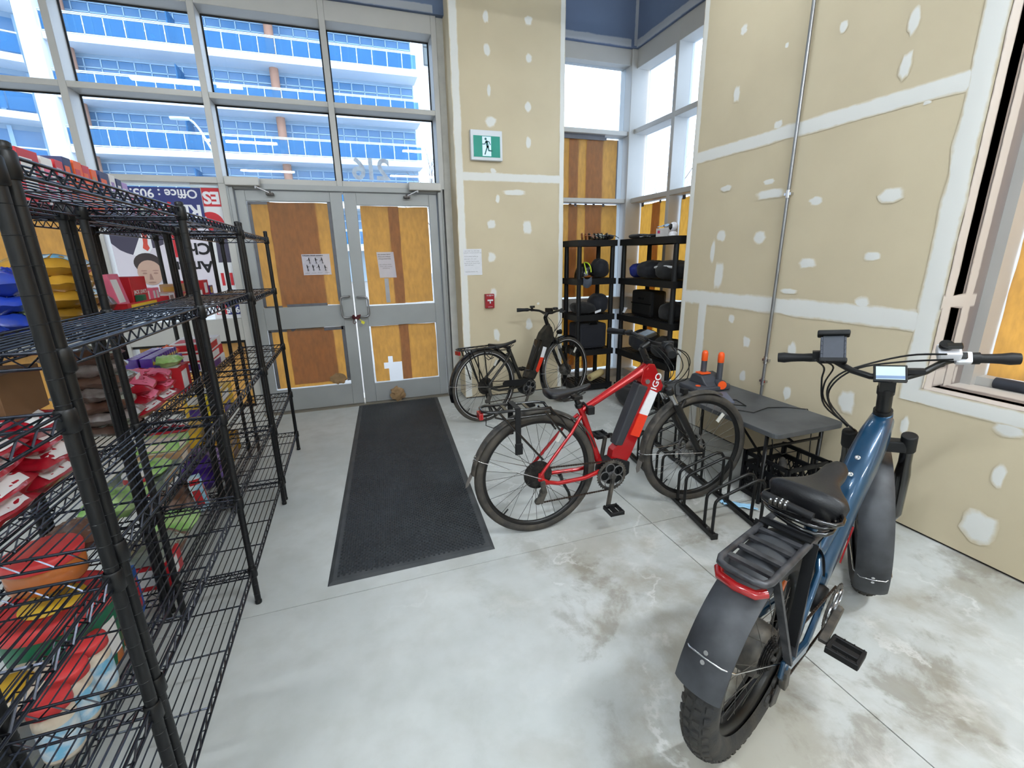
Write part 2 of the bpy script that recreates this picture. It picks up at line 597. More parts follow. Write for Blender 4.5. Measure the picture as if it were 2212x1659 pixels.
# flare-tinted slate bulkheads over the glazing, and the rest of the shell
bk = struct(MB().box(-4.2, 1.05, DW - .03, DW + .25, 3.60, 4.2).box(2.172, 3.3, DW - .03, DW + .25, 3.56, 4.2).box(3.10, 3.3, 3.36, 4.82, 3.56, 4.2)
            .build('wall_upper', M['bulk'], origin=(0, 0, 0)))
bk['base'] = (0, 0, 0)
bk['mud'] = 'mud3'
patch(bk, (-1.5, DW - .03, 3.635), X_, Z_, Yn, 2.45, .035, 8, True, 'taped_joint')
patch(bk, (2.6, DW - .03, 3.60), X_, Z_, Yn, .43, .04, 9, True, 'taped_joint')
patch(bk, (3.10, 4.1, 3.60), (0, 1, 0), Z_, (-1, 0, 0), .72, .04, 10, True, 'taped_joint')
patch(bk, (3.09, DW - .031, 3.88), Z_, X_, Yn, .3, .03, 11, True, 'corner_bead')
# right wall with its deep window opening
RX = 2.74
WY0, WY1, WZ0, WZ1 = -.6, 1.45, .775, 3.3
rw = MB()
rw.box(RX, RX + .14, WY1, 3.36, .012, 4.2).box(RX, RX + .14, -5.2, WY0, .012, 4.2)
rw.box(RX, RX + .14, WY0, WY1, .012, WZ0).box(RX, RX + .14, WY0, WY1, WZ1, 4.2)
wr = struct(rw.build('wall_right', M['dry'], origin=(0, 0, 0))); wr['base'] = (0, 0, 0)
RW = [(2.94,2.95,0.030,0.032),(2.20,2.67,0.025,0.031),(1.83,2.55,0.024,0.063),(2.95,2.56,0.031,0.052),(1.83,2.36,0.029,0.065),(1.78,1.75,0.061,0.040),(2.56,1.85,0.128,0.033),(2.96,1.94,0.056,0.023),(2.58,1.93,0.049,0.018),(2.21,1.77,0.046,0.024),(2.96,1.60,0.048,0.041),(2.60,1.57,0.051,0.044),(2.20,1.40,0.062,0.034),(1.82,1.44,0.041,0.025),(2.95,1.30,0.048,0.106),(2.60,0.83,0.034,0.044),(2.22,0.84,0.033,0.055),(2.60,0.57,0.030,0.042),(2.21,0.54,0.031,0.048),(1.81,0.60,0.052,0.069),(2.31,1.22,0.067,0.018),(1.94,0.96,0.019,0.014),(1.49,0.56,0.023,0.050),(1.08,0.46,0.025,0.054),(1.09,0.18,0.073,0.079),(2.77,0.98,0.032,0.035),(3.04,1.48,0.025,0.089),(2.57,2.72,0.014,0.016),(2.56,2.27,0.033,0.028),(1.70,2.16,0.018,0.011),(1.83,1.17,0.042,0.057),(1.62,0.55,0.023,0.047),(1.09,0.69,0.06,0.04)]
Y_, Xn = (0, 1, 0), (-1, 0, 0)
for i, (a, c, w, h) in enumerate(RW):
    patch(wr, (RX, a, c), Y_, Z_, Xn, w, h, i + 40)
patch(wr, (RX, 2.42, 2.208), Y_, Z_, Xn, .93, .045, 21, True, 'taped_joint')
patch(wr, (RX, 2.42, 1.118), Y_, Z_, Xn, .93, .06, 22, True, 'taped_joint')
patch(wr, (RX, 3.09, .56), Z_, Y_, Xn, .55, .05, 23, True, 'taped_joint')
patch(wr, (RX, 3.33, 2.1), Z_, Y_, Xn, 2.08, .028, 24, True, 'corner_bead')
patch(wr, (RX, 1.50, 2.0), Z_, Y_, Xn, 1.3, .05, 25, True, 'corner_bead')
patch(wr, (RX, .45, .735), Y_, Z_, Xn, 1.05, .04, 26, True, 'corner_bead')
# dark strips at the drywall foot, their colour standing for shade in the gap
struct(MB().box(RX + .01, RX + .13, -5.2, 3.36, 0, .013).build('gap_shade_right', mat('painted_gap_shade', (38, 32, 30), .9)))
struct(MB().box(1.06, 2.16, CY + .01, 5.0, 0, .013).build('gap_shade_back', MATS['painted_gap_shade']))
# reveal of the right window
rv = MB()
rv.box(RX + .002, 3.16, WY1, WY1 + .05, WZ0, WZ1)
rev = struct(rv.build('trim_1', M['dry2'], origin=(0, 0, 0))); rev['base'] = (0, 0, 0); rev['mud'] = 'mud2'
patch(rev, (2.775, WY1, 2.0), Z_, X_, Yn, 1.25, .035, 31, True, 'corner_bead')
patch(rev, (2.93, WY1, 2.0), Z_, X_, Yn, 1.25, .035, 32, True, 'filler_strip')
patch(rev, (2.86, WY1, 1.22), X_, Z_, Yn, .13, .035, 33, True, 'filler_strip')
patch(rev, (2.86, WY1, .83), X_, Z_, Yn, .13, .05, 34, True, 'filler_strip')
sl = struct(MB().box(RX + .002, 3.16, WY0, WY1, WZ0 - .05, WZ0).build('trim_2', M['dry2'], origin=(0, 0, 0))); sl['base'] = (0, 0, 0); sl['mud'] = 'mud2'
patch(sl, (2.785, .45, WZ0), Y_, X_, Z_, 1.0, .045, 35, True, 'corner_bead')
patch(sl, (3.0, .45, WZ0), Y_, X_, Z_, 1.0, .08, 36, True, 'filler_strip')
w2 = thing('window_5', None, None, (3.16, .4, WZ0), kind='structure')
MB().box(3.04, 3.2, WY1 - .045, WY1, WZ0, WZ1).build('frame_bar', M['frame'], w2)
MB().box(3.04, 3.2, WY0, WY0 + .05, WZ0, WZ1).build('frame_bar', M['frame'], w2)
MB().box(3.08, 3.2, WY0, WY1, WZ0, WZ0 + .045).build('frame_bar', M['frame'], w2)
MB().box(3.08, 3.2, WY0, WY1, WZ1 - .05, WZ1).build('frame_bar', M['frame'], w2)
MB().box(3.17, 3.18, WY0 + .05, WY1 - .05, WZ0 + .045, WZ1 - .05).build('pane', M['dglass'], w2)
# unseen sides of the room that keep the light in
M['ceil'] = mat('grey_ceiling', (196, 200, 206), .9, ns=1.5)
struct(MB().box(-4.3, 3.4, -5.3, 5.3, 4.2, 4.35).build('ceiling', M['ceil']))
struct(MB().box(-4.3, -4.2, -5.3, 5.3, 0, 4.2).build('wall_left', mat('pale_wall', (226, 226, 222), .8, ns=2, na=.04)))
struct(MB().box(-4.2, 3.4, -5.3, -5.2, 0, 4.2).build('wall_front', MATS['pale_wall']))
struct(MB().box(-4.2, -2.95, DW, 5.1, 0, 3.6).build('wall_corner', M['dry']))

# ---- glazed door wall
YB = DW + .20
w1 = thing('window_1', None, None, (-1, DW, 2.13), kind='structure')
def bars(parent, xs, z0, z1, y0=DW, y1=YB, w=.05, name='mullion'):
    for x in xs:
        MB().box(x - w / 2, x + w / 2, y0, y1, z0, z1).build(name, M['frame'], parent, bev=.003, seg=1)
MX = (-2.925, -1.92, -.975, -.004, .955)
bars(w1, MX, 2.13, 3.6)
for i in range(4):
    a, b_ = MX[i] + .025, MX[i + 1] - .025
    for (z0, z1) in ((2.13, 2.18), (2.785, 2.83), (3.45, 3.60)):
        MB().box(a, b_, DW + .002, YB, z0, z1).build('transom', M['frame'], w1, bev=.003, seg=1)
    for (z0, z1) in ((2.18, 2.785), (2.83, 3.45)):
        MB().box(a, b_, YB - .012, YB - .006, z0, z1).build('pane', M['glass'], w1)
        g_ = mat('black_gasket', (30, 32, 36), .7)
        gb = MB()
        for q in (a, b_ - .012):
            gb.box(q, q + .012, YB - .022, YB - .013, z0, z1)
        for q in (z0, z1 - .012):
            gb.box(a + .012, b_ - .012, YB - .022, YB - .013, q, q + .012)
        gb.build('gasket', g_, w1)
MB().box(.98, 1.05, DW + .03, 5.08, 0, 3.6).build('jamb', mat('white_filler', (200, 198, 192), .8, ns=12), w1)
# side light left of the doors
w3 = thing('window_2', None, None, (-1.4, DW, 0), kind='structure')
bars(w3, (-2.925, -1.92), 0, 2.13)
MB().box(-1.0, -.94, DW, YB, 0, 2.13).build('mullion', M['frame'], w3, bev=.003, seg=1)
for (a, b_) in ((-2.90, -1.945), (-1.895, -1.0)):
    for (z0, z1) in ((0, .10), (.76, .965)):
        MB().box(a, b_, DW + .002, YB, z0, z1).build('transom', M['frame'], w3, bev=.003, seg=1)
    for (z0, z1) in ((.10, .76), (.965, 2.13)):
        MB().box(a, b_, DW + .06, DW + .066, z0, z1).build('pane', M['dglass'], w3)
MB().box(-1.895, -1.0, DW + .03, DW + .045, .735, .765).build('seal', M['black'], w3)
MB().box(-1.02, -1.0, DW + .03, DW + .045, .10, .735).build('seal', M['black'], w3)
MB().box(-1.895, -1.0, DW + .03, DW + .045, .10, .125).build('seal', M['black'], w3)

# ---- the double doors
DY0, DY1 = DW + .005, DW + .05
fr = struct(MB().box(-.94, -.885, DW - .02, YB, 0, 2.13).box(.90, .955, DW - .02, YB, 0, 2.13).box(-.885, .90, DW - .02, YB, 2.085, 2.13)
            .box(-.92, -.885, DW - .04, DW - .02, 0, 2.10).box(.90, .935, DW - .04, DW - .02, 0, 2.10)
            .build('trim_3', M['door'], bev=.004, seg=1, origin=(0, 0, 0)))
struct(MB().box(-.94, .955, DW - .05, YB, 0, .012).build('trim_4', mat('threshold_metal', (140, 132, 118), .45, .5)))
def leaf(name, x0, x1, gx0, gx1, gz):
    t = thing(name, None, None, ((x0 + x1) / 2, DY0, .012), kind='structure')
    z0, z1 = .014, 2.08
    MB().box(x0, gx0, DY0, DY1, z0, z1).build('stile', M['door'], t, bev=.003, seg=1)
    MB().box(gx1, x1, DY0, DY1, z0, z1).build('stile', M['door'], t, bev=.003, seg=1)
    zz = [z0, gz[0][0], gz[0][1], gz[1][0], gz[1][1], z1]
    for k in (0, 2, 4):
        MB().box(gx0, gx1, DY0 + .001, DY1, zz[k], zz[k + 1]).build('rail', M['door'], t, bev=.003, seg=1)
    for (a, b_) in gz:
        MB().box(gx0, gx1, DY0 + .028, DY0 + .034, a, b_).build('pane', M['dglass'], t)
    return t
d1 = leaf('door_1', -.879, .004, -.805, -.105, ((.235, .835), (1.045, 1.993)))
d2 = leaf('door_2', .016, .893, .128, .815, ((.215, .815), (1.018, 1.972)))
def pull(t, x0, x1, z0, z1):
    s = 1 if x1 > x0 else -1
    y0, y1 = DY0, DY0 - .05
    c = .03
    pts = [(x0, y0, z1), (x0, y1, z1), (x1 - s * c, y1, z1), (x1 - s * c * .3, y1, z1 - c * .3), (x1, y1, z1 - c), (x1, y1, z0 + c), (x1 - s * c * .3, y1, z0 + c * .3), (x1 - s * c, y1, z0), (x0, y1, z0), (x0, y0, z0)]
    MB().tube(pts, .0095, 10).build('pull_handle', M['steel'], t)
pull(d1, -.03, -.115, .92, 1.125)
pull(d2, .045, .14, .92, 1.115)
MB().cyl((.052, DY0, .832), (.052, DY0 - .008, .832), .018, n=18).cyl((.052, DY0 - .008, .832), (.052, DY0 - .012, .832), .009, n=12).build('lock_cylinder', M['steel'], d2)
# door closers on the head of the frame
def closer(x0, x1, pivot, shoe, label):
    t = thing('door_closer', label, 'door closer', ((x0 + x1) / 2, DW - .03, 2.11), 'door closers on the double doors')
    MB().box(x0, x1, DW - .10, DW - .021, 2.105, 2.175).build('housing', M['frame'], t, bev=.008)
    MB().bar((pivot, DW - .08, 2.10), (shoe, DW - .055, 2.055), .022, .008).cyl((pivot, DW - .08, 2.085), (pivot, DW - .08, 2.106), .013, n=12).build('arm', M['steel'], t)
    MB().box(shoe - .03, shoe + .03, DW - .062, DW + .004, 2.04, 2.058).cyl((shoe, DW - .055, 2.036), (shoe, DW - .055, 2.07), .012, n=12).build('shoe', mat('dark_bronze', (74, 68, 64), .4, .5), t)
closer(-.93, -.665, -.70, -.60, 'grey door closer box above the left leaf behind the wire racks')
closer(.62, .93, .70, .60, 'grey door closer box above the right leaf beside the tan pier')

# ---- corner bay glazing
CX = 3.12
w4 = thing('window_3', None, None, (2.6, DW, 0), kind='structure')
NZ = ((.10, .84), (.985, 2.04), (2.085, 2.735), (2.78, 3.41))
for z0, z1 in ((0, .10), (.84, .985), (2.04, 2.085), (2.735, 2.78), (3.41, 3.56)):
    MB().box(2.172, CX - .06, DW + .002, YB - .03, z0, z1).build('transom', M['frame'], w4, bev=.003, seg=1)
MB().box(CX - .06, CX + .18, DW - .02, YB, 0, 3.56).build('corner_post', M['frame'], w4, bev=.004, seg=1)
MB().box(2.172, 2.262, DW + .004, YB - .03, 0, 3.56).build('jamb', M['frame'], w4)
for z0, z1 in NZ:
    MB().box(2.262, CX - .06, DW + .10, DW + .106, z0, z1).build('pane', M['glass'], w4)
w5 = thing('window_4', None, None, (CX, 4.1, 0), kind='structure')
for z0, z1 in ((0, .10), (.84, .985), (2.04, 2.09), (2.75, 2.80), (3.38, 3.56)):
    MB().box(CX + .002, CX + .18, 3.34, DW - .02, z0, z1).build('transom', M['frame'], w5, bev=.003, seg=1)
for y in (4.165, 3.40):
    MB().box(CX, CX + .18, y - .025, y + .025, 0, 3.56).build('mullion', M['frame'], w5, bev=.003, seg=1)
for (a, b_) in ((3.425, 4.14), (4.19, 4.81)):
    for z0, z1 in ((.10, .84), (.985, 2.04), (2.09, 2.75), (2.80, 3.38)):
        MB().box(CX + .15, CX + .156, a, b_, z0, z1).build('pane', M['glass'], w5)
struct(MB().box(RX + .14, CX + .2, 3.28, 3.36, 0, 4.2).build('wall_bay', M['dry']))
# ================================================================ OUTSIDE
gr = struct(MB().box(-70, 70, 5.3, 120, -.35, -.15).build('ground', mat('asphalt', (140, 140, 142), .9, ns=.7, na=.15)))
BM = {'slab': mat('white_balcony_slab', (232, 238, 242), .7, ns=.5, na=.04), 'wall': mat('grey_blue_cladding', (150, 172, 190), .7, ns=.4, na=.1),
      'fr': mat('pale_window_frame', (160, 190, 212), .5, ns=2), 'brown': mat('brown_concrete_column', (176, 132, 108), .8, ns=1),
      'rail': mat('white_rail', (214, 230, 238), .4, ns=2)}
def blue_glass(name, col, dm, refl=.8):
    return glass_mat(name, (.50, .68, .84), refl, col, dm)
M['bglass'] = blue_glass('blue_balcony_glass', (74, 136, 184), .42, .3)
M['wglass'] = mat('dark_window_glass', (78, 124, 164), .2, ns=.35, col2=(108, 142, 176), spec=.3)
apt = thing('apartment_building', 'long apartment block with white balcony slabs and blue glass railings across the street', 'building', (-4, 38, -.15))
AX0, AX1, AY = -14.6, 5.8, 36.0
FZ = [2.45 + 2.855 * k for k in range(7)]      # slab tops: 2.45, 5.3, 8.16, 11.0, 13.9, 16.7, 19.6
MB().box(AX0 - .9, AX1 - .1, AY + 1.75, AY + 12, -.15, FZ[-1]).build('wall', BM['wall'], apt)
def shared(src, loc, name, parent):
    o = bpy.data.objects.new(name, src.data)
    COL.objects.link(o)
    o.parent = parent
    o.location = loc
    return o
base = Vector(apt['base'])
def proto(mb, name, m, parent, loc):
    """build at the local origin, then place at world loc under an unrotated parent thing"""
    me_o = mb.build(name, m, None, origin=(0, 0, 0))
    me_o.parent = parent
    me_o.location = Vector(loc) - Vector(parent['base'])
    if 'base' in me_o:
        del me_o['base']
    return me_o
pan = mul_ = post = None
for k, z in enumerate(FZ):
    MB().box(AX0, AX1, AY, AY + 1.8, z - .36, z).build('balcony_slab', BM['slab'], apt)
    if k == 6:
        break
    for q in (z + 1.08, z + 1.0):
        MB().box(AX0, AX1, AY + .05, AY + .10, q - .025, q + .025).build('railing', BM['rail'], apt)
    MB().box(AX0, AX1, AY + .05, AY + .09, z + .04, z + .09).build('railing', BM['rail'], apt)
    n = 21
    st = (AX1 - AX0) / n
    for i in range(n):
        x = AX0 + st * i
        if pan is None:
            pan = proto(MB().box(.05, st - .05, .06, .085, .12, .94), 'glass_panel', M['bglass'], apt, (x, AY, z))
            post = proto(MB().box(-.02, .02, .05, .10, 0, 1.05).box(-.035, .035, .045, .05, .52, .60), 'rail_post', BM['rail'], apt, (x, AY, z))
        else:
            shared(pan, Vector((x, AY, z)) - base, 'glass_panel', apt)
            shared(post, Vector((x, AY, z)) - base, 'rail_post', apt)
    # window wall behind the balcony: tall panes with a fanlight over each
    m = 24
    sw = (AX1 - AX0 - .3) / m
    for i in range(m):
        x = AX0 + .15 + sw * i
        if mul_ is None:
            wide = MB().box(.05, sw - .05, 0, .04, .08, 1.72).box(.05, sw - .05, 0, .04, 1.84, 2.22)
            win = proto(wide, 'window', M['wglass'], apt, (x, AY + 1.70, z))
            frm = MB()
            for (a, b_, c, d) in ((0, .035, 0, 2.3), (sw - .035, sw, 0, 2.3), (0, sw, 0, .08), (0, sw, 1.74, 1.82), (0, sw, 2.24, 2.3)):
                frm.box(a, b_, -.03, .05, c, d)
            mul_ = proto(frm, 'window_frame', BM['fr'], apt, (x, AY + 1.70, z))
        else:
            shared(win, Vector((x, AY + 1.70, z)) - base, 'window', apt)
            shared(mul_, Vector((x, AY + 1.70, z)) - base, 'window_frame', apt)
    for x in (-14.0, -3.3, -8.6):
        if x == -8.6:
            MB().box(x, x + .06, AY + .1, AY + 1.7, z, z + 1.9).build('divider_screen', M['bglass'], apt)
        else:
            MB().cyl((x, AY + 1.1, z), (x, AY + 1.1, z + 2.5), .27, n=14).build('column', BM['brown'], apt)
MB().box(AX0 - .9, AX0 - .02, AY - .3, AY + 1.8, -.15, FZ[-1]).build('corner_pier', BM['slab'], apt)
# angled wing of the same street front
wing = thing('apartment_wing', 'angled apartment wing with white slabs left of the tall white pier', 'building', (-20, 34, -.15))
WD, WP = Vector((-.93, -.37, 0)), Vector((AX0 - 1.0, AY - .25, 0))
WNn = Vector((-.37, .93, 0))
def wbar(a, b_, o0, o1, z0, z1, nm, m):
    c = WP + WD * (a + b_) / 2 + WNn * (o0 + o1) / 2 + Vector((0, 0, (z0 + z1) / 2))
    MB().obox(c, WD * (b_ - a) / 2, WNn * (o1 - o0) / 2, Vector((0, 0, (z1 - z0) / 2))).build(nm, m, wing)
wbar(0, 14, 1.7, 8, -.15, 20, 'wall', BM['wall'])
for k in range(6):
    z = 3.95 + 2.855 * k
    wbar(0, 14, 0, 1.75, z - .36, z, 'balcony_slab', BM['slab'])
    wbar(0, 14, .05, .1, z + 1.0, z + 1.07, 'railing', BM['rail'])
    for i in range(7):
        wbar(i * 1.1 + .03, i * 1.1 + 1.07, .06, .09, z + .1, z + .95, 'glass_panel', M['bglass'])
        wbar(i * 1.4 + .1, i * 1.4 + 1.3, 1.64, 1.69, z + .1, z + 2.2, 'window', M['wglass'])
        wbar(i * 1.4 - .1, i * 1.4 + .1, 1.6, 1.69, z, z + 2.4, 'window_frame', BM['fr'])
# pale tower behind, blown out by the sky, one gridded window in view
tw = thing('pale_tower', 'pale tower against the white sky beyond the end of the apartment block', 'building', (12, 52, -.15))
MB().box(8.6, 20, 50, 56, -.15, 40).build('wall', mat('white_render', (246, 246, 248), .8, ns=.3, na=.02), tw)
wf = MB().box(8.75, 9.85, 49.9, 50.1, 19.2, 22.1).build('window', mat('tower_window', (112, 118, 116), .4, ns=1), tw)
fb = MB()
for a in (8.72, 9.27, 9.83):
    fb.box(a, a + .06, 49.84, 49.9, 19.2, 22.1)
for c in (19.2, 20.7, 22.04):
    fb.box(8.75, 9.85, 49.85, 49.9, c, c + .06)
fb.build('window_frame', mat('tower_frame', (62, 66, 70), .5), wf)
# street lamp
sl_ = thing('street_lamp', 'slim grey street lamp with curved neck in front of the apartment block', 'street lamp', (-2.2, 16, -.15))
MB().tube([(-2.9, 16, -.15), (-2.95, 16, 3.0), (-3.05, 16, 3.7), (-3.28, 16, 4.5), (-3.5, 16, 5.0), (-3.62, 16, 5.18), (-3.72, 16, 5.24)], [.045, .04, .036, .032, .028, .025, .022], 10).build('pole', BM['rail'], sl_)
MB().loft([[(x, 16 + w * math.cos(a), 5.24 + (-.035 if math.sin(a) < 0 else .05) * abs(math.sin(a)) + (-3.72 - x) * -.02) for a in [2 * PI * j / 10 for j in range(10)]] for x, w in ((-3.70, .05), (-3.80, .11), (-4.0, .13), (-4.15, .07))]).build('lamp_head', BM['rail'], sl_)
# bare trees
def bare_tree(name, label, base_, h, seed, lean=0.0):
    rnd = random.Random(seed)
    t = thing(name, label, 'tree', base_)
    tr, tw_ = MB(), MB()
    b = Vector(base_)
    def grow(p, d, L, r, depth, out):
        pts, q = [p], p
        for i in range(4):
            d = (d + Vector((rnd.uniform(-.16, .16), rnd.uniform(-.16, .16), rnd.uniform(-.02, .14)))).normalized()
            q = q + d * L / 4
            pts.append(q)
        out.tube(pts, [r * (1 - .13 * i) for i in range(5)], 5 if depth else 8)
        if depth < 3:
            for k in range(3 if depth else 6):
                i = rnd.choice((2, 3, 4))
                nd = (d + Vector((rnd.uniform(-.8, .8), rnd.uniform(-.8, .8), rnd.uniform(0, .5)))).normalized()
                grow(pts[i], nd, L * rnd.uniform(.5, .7), r * .5, depth + 1, tw_)
    grow(b, Vector((lean, 0, 1)).normalized(), h * .45, .06, 0, tr)
    bark = mat('grey_bark', (112, 98, 92), .9, ns=5)
    tr.build('trunk', bark, t)
    tw_.build('twigs', bark, t)['kind'] = 'stuff'
bare_tree('bare_tree', 'bare slender street tree seen through the pane above the doors', (4.2, 18.5, -.15), 6.6, 3, -.08)
bare_tree('bare_tree', 'bare tree whose twigs show at the foot of the high corner panes', (9.6, 13.5, -.15), 5.4, 9)

# ================================================================ CEILING LIGHTS
LM0 = mat('lamp_diffuser_dim', (255, 250, 240), .5, ns=2, na=.01, emit=LAMP * .12)
for i_ in (6, 7):
    LM0.node_tree.nodes['Mix'].inputs[i_].default_value = (.86, .94, 1, 1)
LM = mat('lamp_diffuser', (255, 250, 240), .5, ns=2, na=.01, emit=LAMP)
LM.node_tree.nodes['Mix'].inputs[6].default_value = (.86, .94, 1, 1)
LM.node_tree.nodes['Mix'].inputs[7].default_value = (.86, .94, 1, 1)
k = 0
for x0 in (-2.24, 1.28):
    for y in (2.73, -.37, -3.42):
        k += 1
        where = {2.73: 'nearest the glazed wall', -.37: 'over the middle of the room', -3.42: 'at the back of the room'}[y]
        t = thing('strip_light', 'white strip light hanging over the %s, %s' % ('wire racks' if x0 < 0 else 'bikes', where), 'light', (x0 + .6, y, 3.6), 'hanging strip lights')
        MB().box(x0, x0 + 1.2, y - .05, y + .05, 3.62, 3.68).build('housing', M['frame'], t, bev=.006)
        MB().box(x0 + .01, x0 + 1.19, y - .045, y + .045, 3.595, 3.62).build('diffuser', LM0 if y > 2 else LM, t)
        MB().cyl((x0 + .15, y, 3.68), (x0 + .15, y, 4.2), .003, n=6).cyl((x0 + 1.05, y, 3.68), (x0 + 1.05, y, 4.2), .003, n=6).build('suspension_wire', M['steel'], t)

# ================================================================ PAPER, TAPE AND SIGNS ON THE GLASS
def kraft(x0, x1, z0, z1, d, label, axis='y', seed=0, hole=None, tapes=(), amp=.0035, wav=.006):
    """brown paper sheet taped to the glass; d = its distance along the glass normal axis"""
    nx, nzz = max(6, int(abs(x1 - x0) / .045)), max(8, int((z1 - z0) / .06))
    def P(a, c, b):
        return (a, b, c) if axis == 'y' else (b, a, c)
    def fn(u, v):
        a, c = x0 + (x1 - x0) * u, z0 + (z1 - z0) * v
        e = nz(c * 6, seed * 5.3, 2) * wav if u in (0.0, 1.0) else 0
        f = nz(a * 6, seed * 3.7, 4) * wav if v in (0.0, 1.0) else 0
        return P(a + e, c + f, d + nz(a * 5, c * 3, seed) * amp)
    sk = None
    if hole:
        sk = lambda u, v: hole(x0 + (x1 - x0) * u, z0 + (z1 - z0) * v)
    mb = MB().grid(fn, nx, nzz, True, sk)
    o = mb.build('kraft_paper', M['kraft'])
    tag(o, label, 'paper', 'kraft paper sheets over the glass')
    for (a, b_, c, e) in tapes:
        tb = MB()
        def tfn(u, v, a=a, b_=b_, c=c, e=e):
            return P(a + (b_ - a) * u + .002 * nz(v * 9, a * 7, c), c + (e - c) * v + .002 * nz(u * 9, a * 5, e), d + (-.004 if axis == 'y' else -.004))
        tb.grid(tfn, 6, 6)
        q = tb.build('tape_strip', M['tape'], None, origin=o['base'])
        q.location = (0, 0, 0)
        q.parent = o
    return o
g = DY0 + .024
g2 = g - .006
kraft(-.80, -.238, 1.045, 1.985, g, 'brown paper on the upper pane of the left door, hinge side sheet', seed=1, tapes=[(-.803, -.775, 1.05, 1.97), (-.79, -.64, 1.03, 1.06), (-.80, -.62, 1.965, 1.99)])
kraft(-.642, -.118, 1.05, 1.985, g2, 'brown paper on the upper pane of the left door, overlapping by the handle', seed=2, tapes=[(-.135, -.10, 1.08, 2.0), (-.60, -.24, 1.035, 1.07)])
kraft(-.795, -.215, .245, .83, g, 'brown paper on the lower pane of the left door, hinge side sheet', seed=3, tapes=[(-.80, -.77, .25, .82), (-.80, -.30, .81, .835)])
kraft(-.635, -.115, .275, .83, g2, 'brown paper on the lower pane of the left door, overlapping sheet', seed=4, tapes=[(-.138, -.10, .27, .835), (-.30, -.12, .80, .83)])
kraft(.155, .512, 1.03, 1.968, g2, 'brown paper on the upper pane of the right door behind the handwritten note', seed=5)
kraft(.412, .80, 1.035, 1.962, g, 'brown paper on the upper pane of the right door, pier side sheet', seed=6)
def hole(a, c):
    return ((a - .355) / .09) ** 2 + ((c - .33) / .125) ** 2 < 1 + .7 * nz(a * 30, c * 30, 5) or (abs(a - .25) < .02 and abs(c - .38) < .03)
kraft(.145, .522, .225, .812, g2, 'torn brown paper on the lower pane of the right door, a hole showing daylight', seed=7, hole=hole)
kraft(.425, .805, .225, .812, g, 'brown paper on the lower pane of the right door, pier side sheet', seed=8)
# crumpled scraps
def scrap(name, label, c, sx_, sy_, sz_, m, seed):
    mb = MB()
    def fn(u, v):
        th, ph = 2 * PI * u, PI * (v - .5)
        q = 1 + .45 * nz(math.cos(th) * 2 + seed, math.sin(th) * 2, v * 4) + .25 * nz(math.cos(th) * 6, math.sin(th) * 6 + seed, v * 9)
        return (c[0] + sx_ * q * math.cos(th) * math.cos(ph), c[1] + sy_ * q * math.sin(th) * math.cos(ph), c[2] + sz_ * q * math.sin(ph))
    mb.grid(fn, 18, 10, False)
    return tag(mb.build(name, m), label, 'paper')
M['kraftd'] = mat('crumpled_kraft', (150, 120, 84), .85, ns=14, na=.3)
scrap('paper_scrap', 'crumpled brown paper torn down in front of the doors at the mat', (.352, DW - .045, .085), .075, .03, .072, M['kraftd'], 2)
scrap('paper_scrap', 'crumpled brown paper bulge with grey tape low on the left door', (-.225, DY0 + .002, .30), .075, .012, .05, M['kraftd'], 5)
# paper by the racks: lower and side panes
kraft(-1.86, -1.30, .12, .735, DW + .052, 'brown paper on the low side pane behind the farthest rack, left sheet', seed=9)
kraft(-1.36, -1.02, .12, .735, DW + .047, 'brown paper on the low side pane, sheet next to the door frame', seed=10)
kraft(-2.90, -2.35, .98, 2.10, DW + .052, 'brown paper on the tall side pane behind the nearer racks, outer sheet', seed=11)
kraft(-2.42, -1.955, .98, 2.10, DW + .047, 'brown paper on the tall side pane beside the upside-down posters', seed=12)
kraft(-2.9, -1.955, .12, .75, DW + .05, 'brown paper on the low pane behind the nearer racks', seed=13)
# corner bay
n1 = DW + .09
T_ = lambda y, xs, w=.03, h=.03: [(x - w / 2, x + w / 2, y - h / 2, y + h / 2) for x in xs]
for nm, z0, z1, tz in (('second pane from the top', 2.09, 2.70, 2.705), ('third pane from the top', 1.0, 2.025, 2.02), ('bottom pane', .12, .83, .83)):
    kraft(2.265, 2.50, z0, z1, n1, 'brown paper in the bay, %s, sheet by the pier' % nm, seed=20 + z0, tapes=T_(tz, (2.30, 2.41)))
    kraft(2.385, 2.80, z0, z1, n1 - .008, 'brown paper in the bay, %s, middle sheet' % nm, seed=21 + z0, tapes=T_(tz, (2.47, 2.60, 2.70)))
    kraft(2.59, 2.985 if z0 > 2 else 3.0, z0, z1, n1 - .016, 'brown paper in the bay, %s, sheet by the corner' % nm, seed=22 + z0, tapes=T_(tz, (2.82,)) + ([(2.97, 2.985, z0, z1)] if z0 > 2 else []))
tb_ = MB().box(2.265, 2.80, n1 - .04, n1 - .028, 2.685, 2.735)
tag(tb_.build('tape_roll_strip', M['tape']), 'long grey tape strip across the top of the bay paper', 'tape')
s1 = CX + .14
for nm, z0, z1 in (('upper', 1.0, 2.02), ('lower', .12, .83)):
    kraft(4.45, 4.82, z0, z1, s1, 'brown paper on the bay side window, %s sheet by the corner post' % nm, 'x', seed=30 + z0, tapes=T_(z1, (4.79,), .05, .04))
    kraft(4.20, 4.60, z0, z1, s1 - .008, 'brown paper on the bay side window, %s, overlapping sheet by the mullion' % nm, 'x', seed=31 + z0, tapes=T_(z1, (4.45,)))
    kraft(3.43, 4.12, z0, z1, s1, 'brown paper on the bay side window, %s, beyond the mullion' % nm, 'x', seed=32 + z0, tapes=T_(z1, (4.08,), .05, .04))
kraft(.70, 1.40, .82, 2.9, 3.155, 'brown paper over the deep right window, far sheet above the rolled tube', 'x', seed=40)
kraft(-.55, .78, .82, 2.9, 3.148, 'brown paper over the deep right window, near sheet', 'x', seed=41)
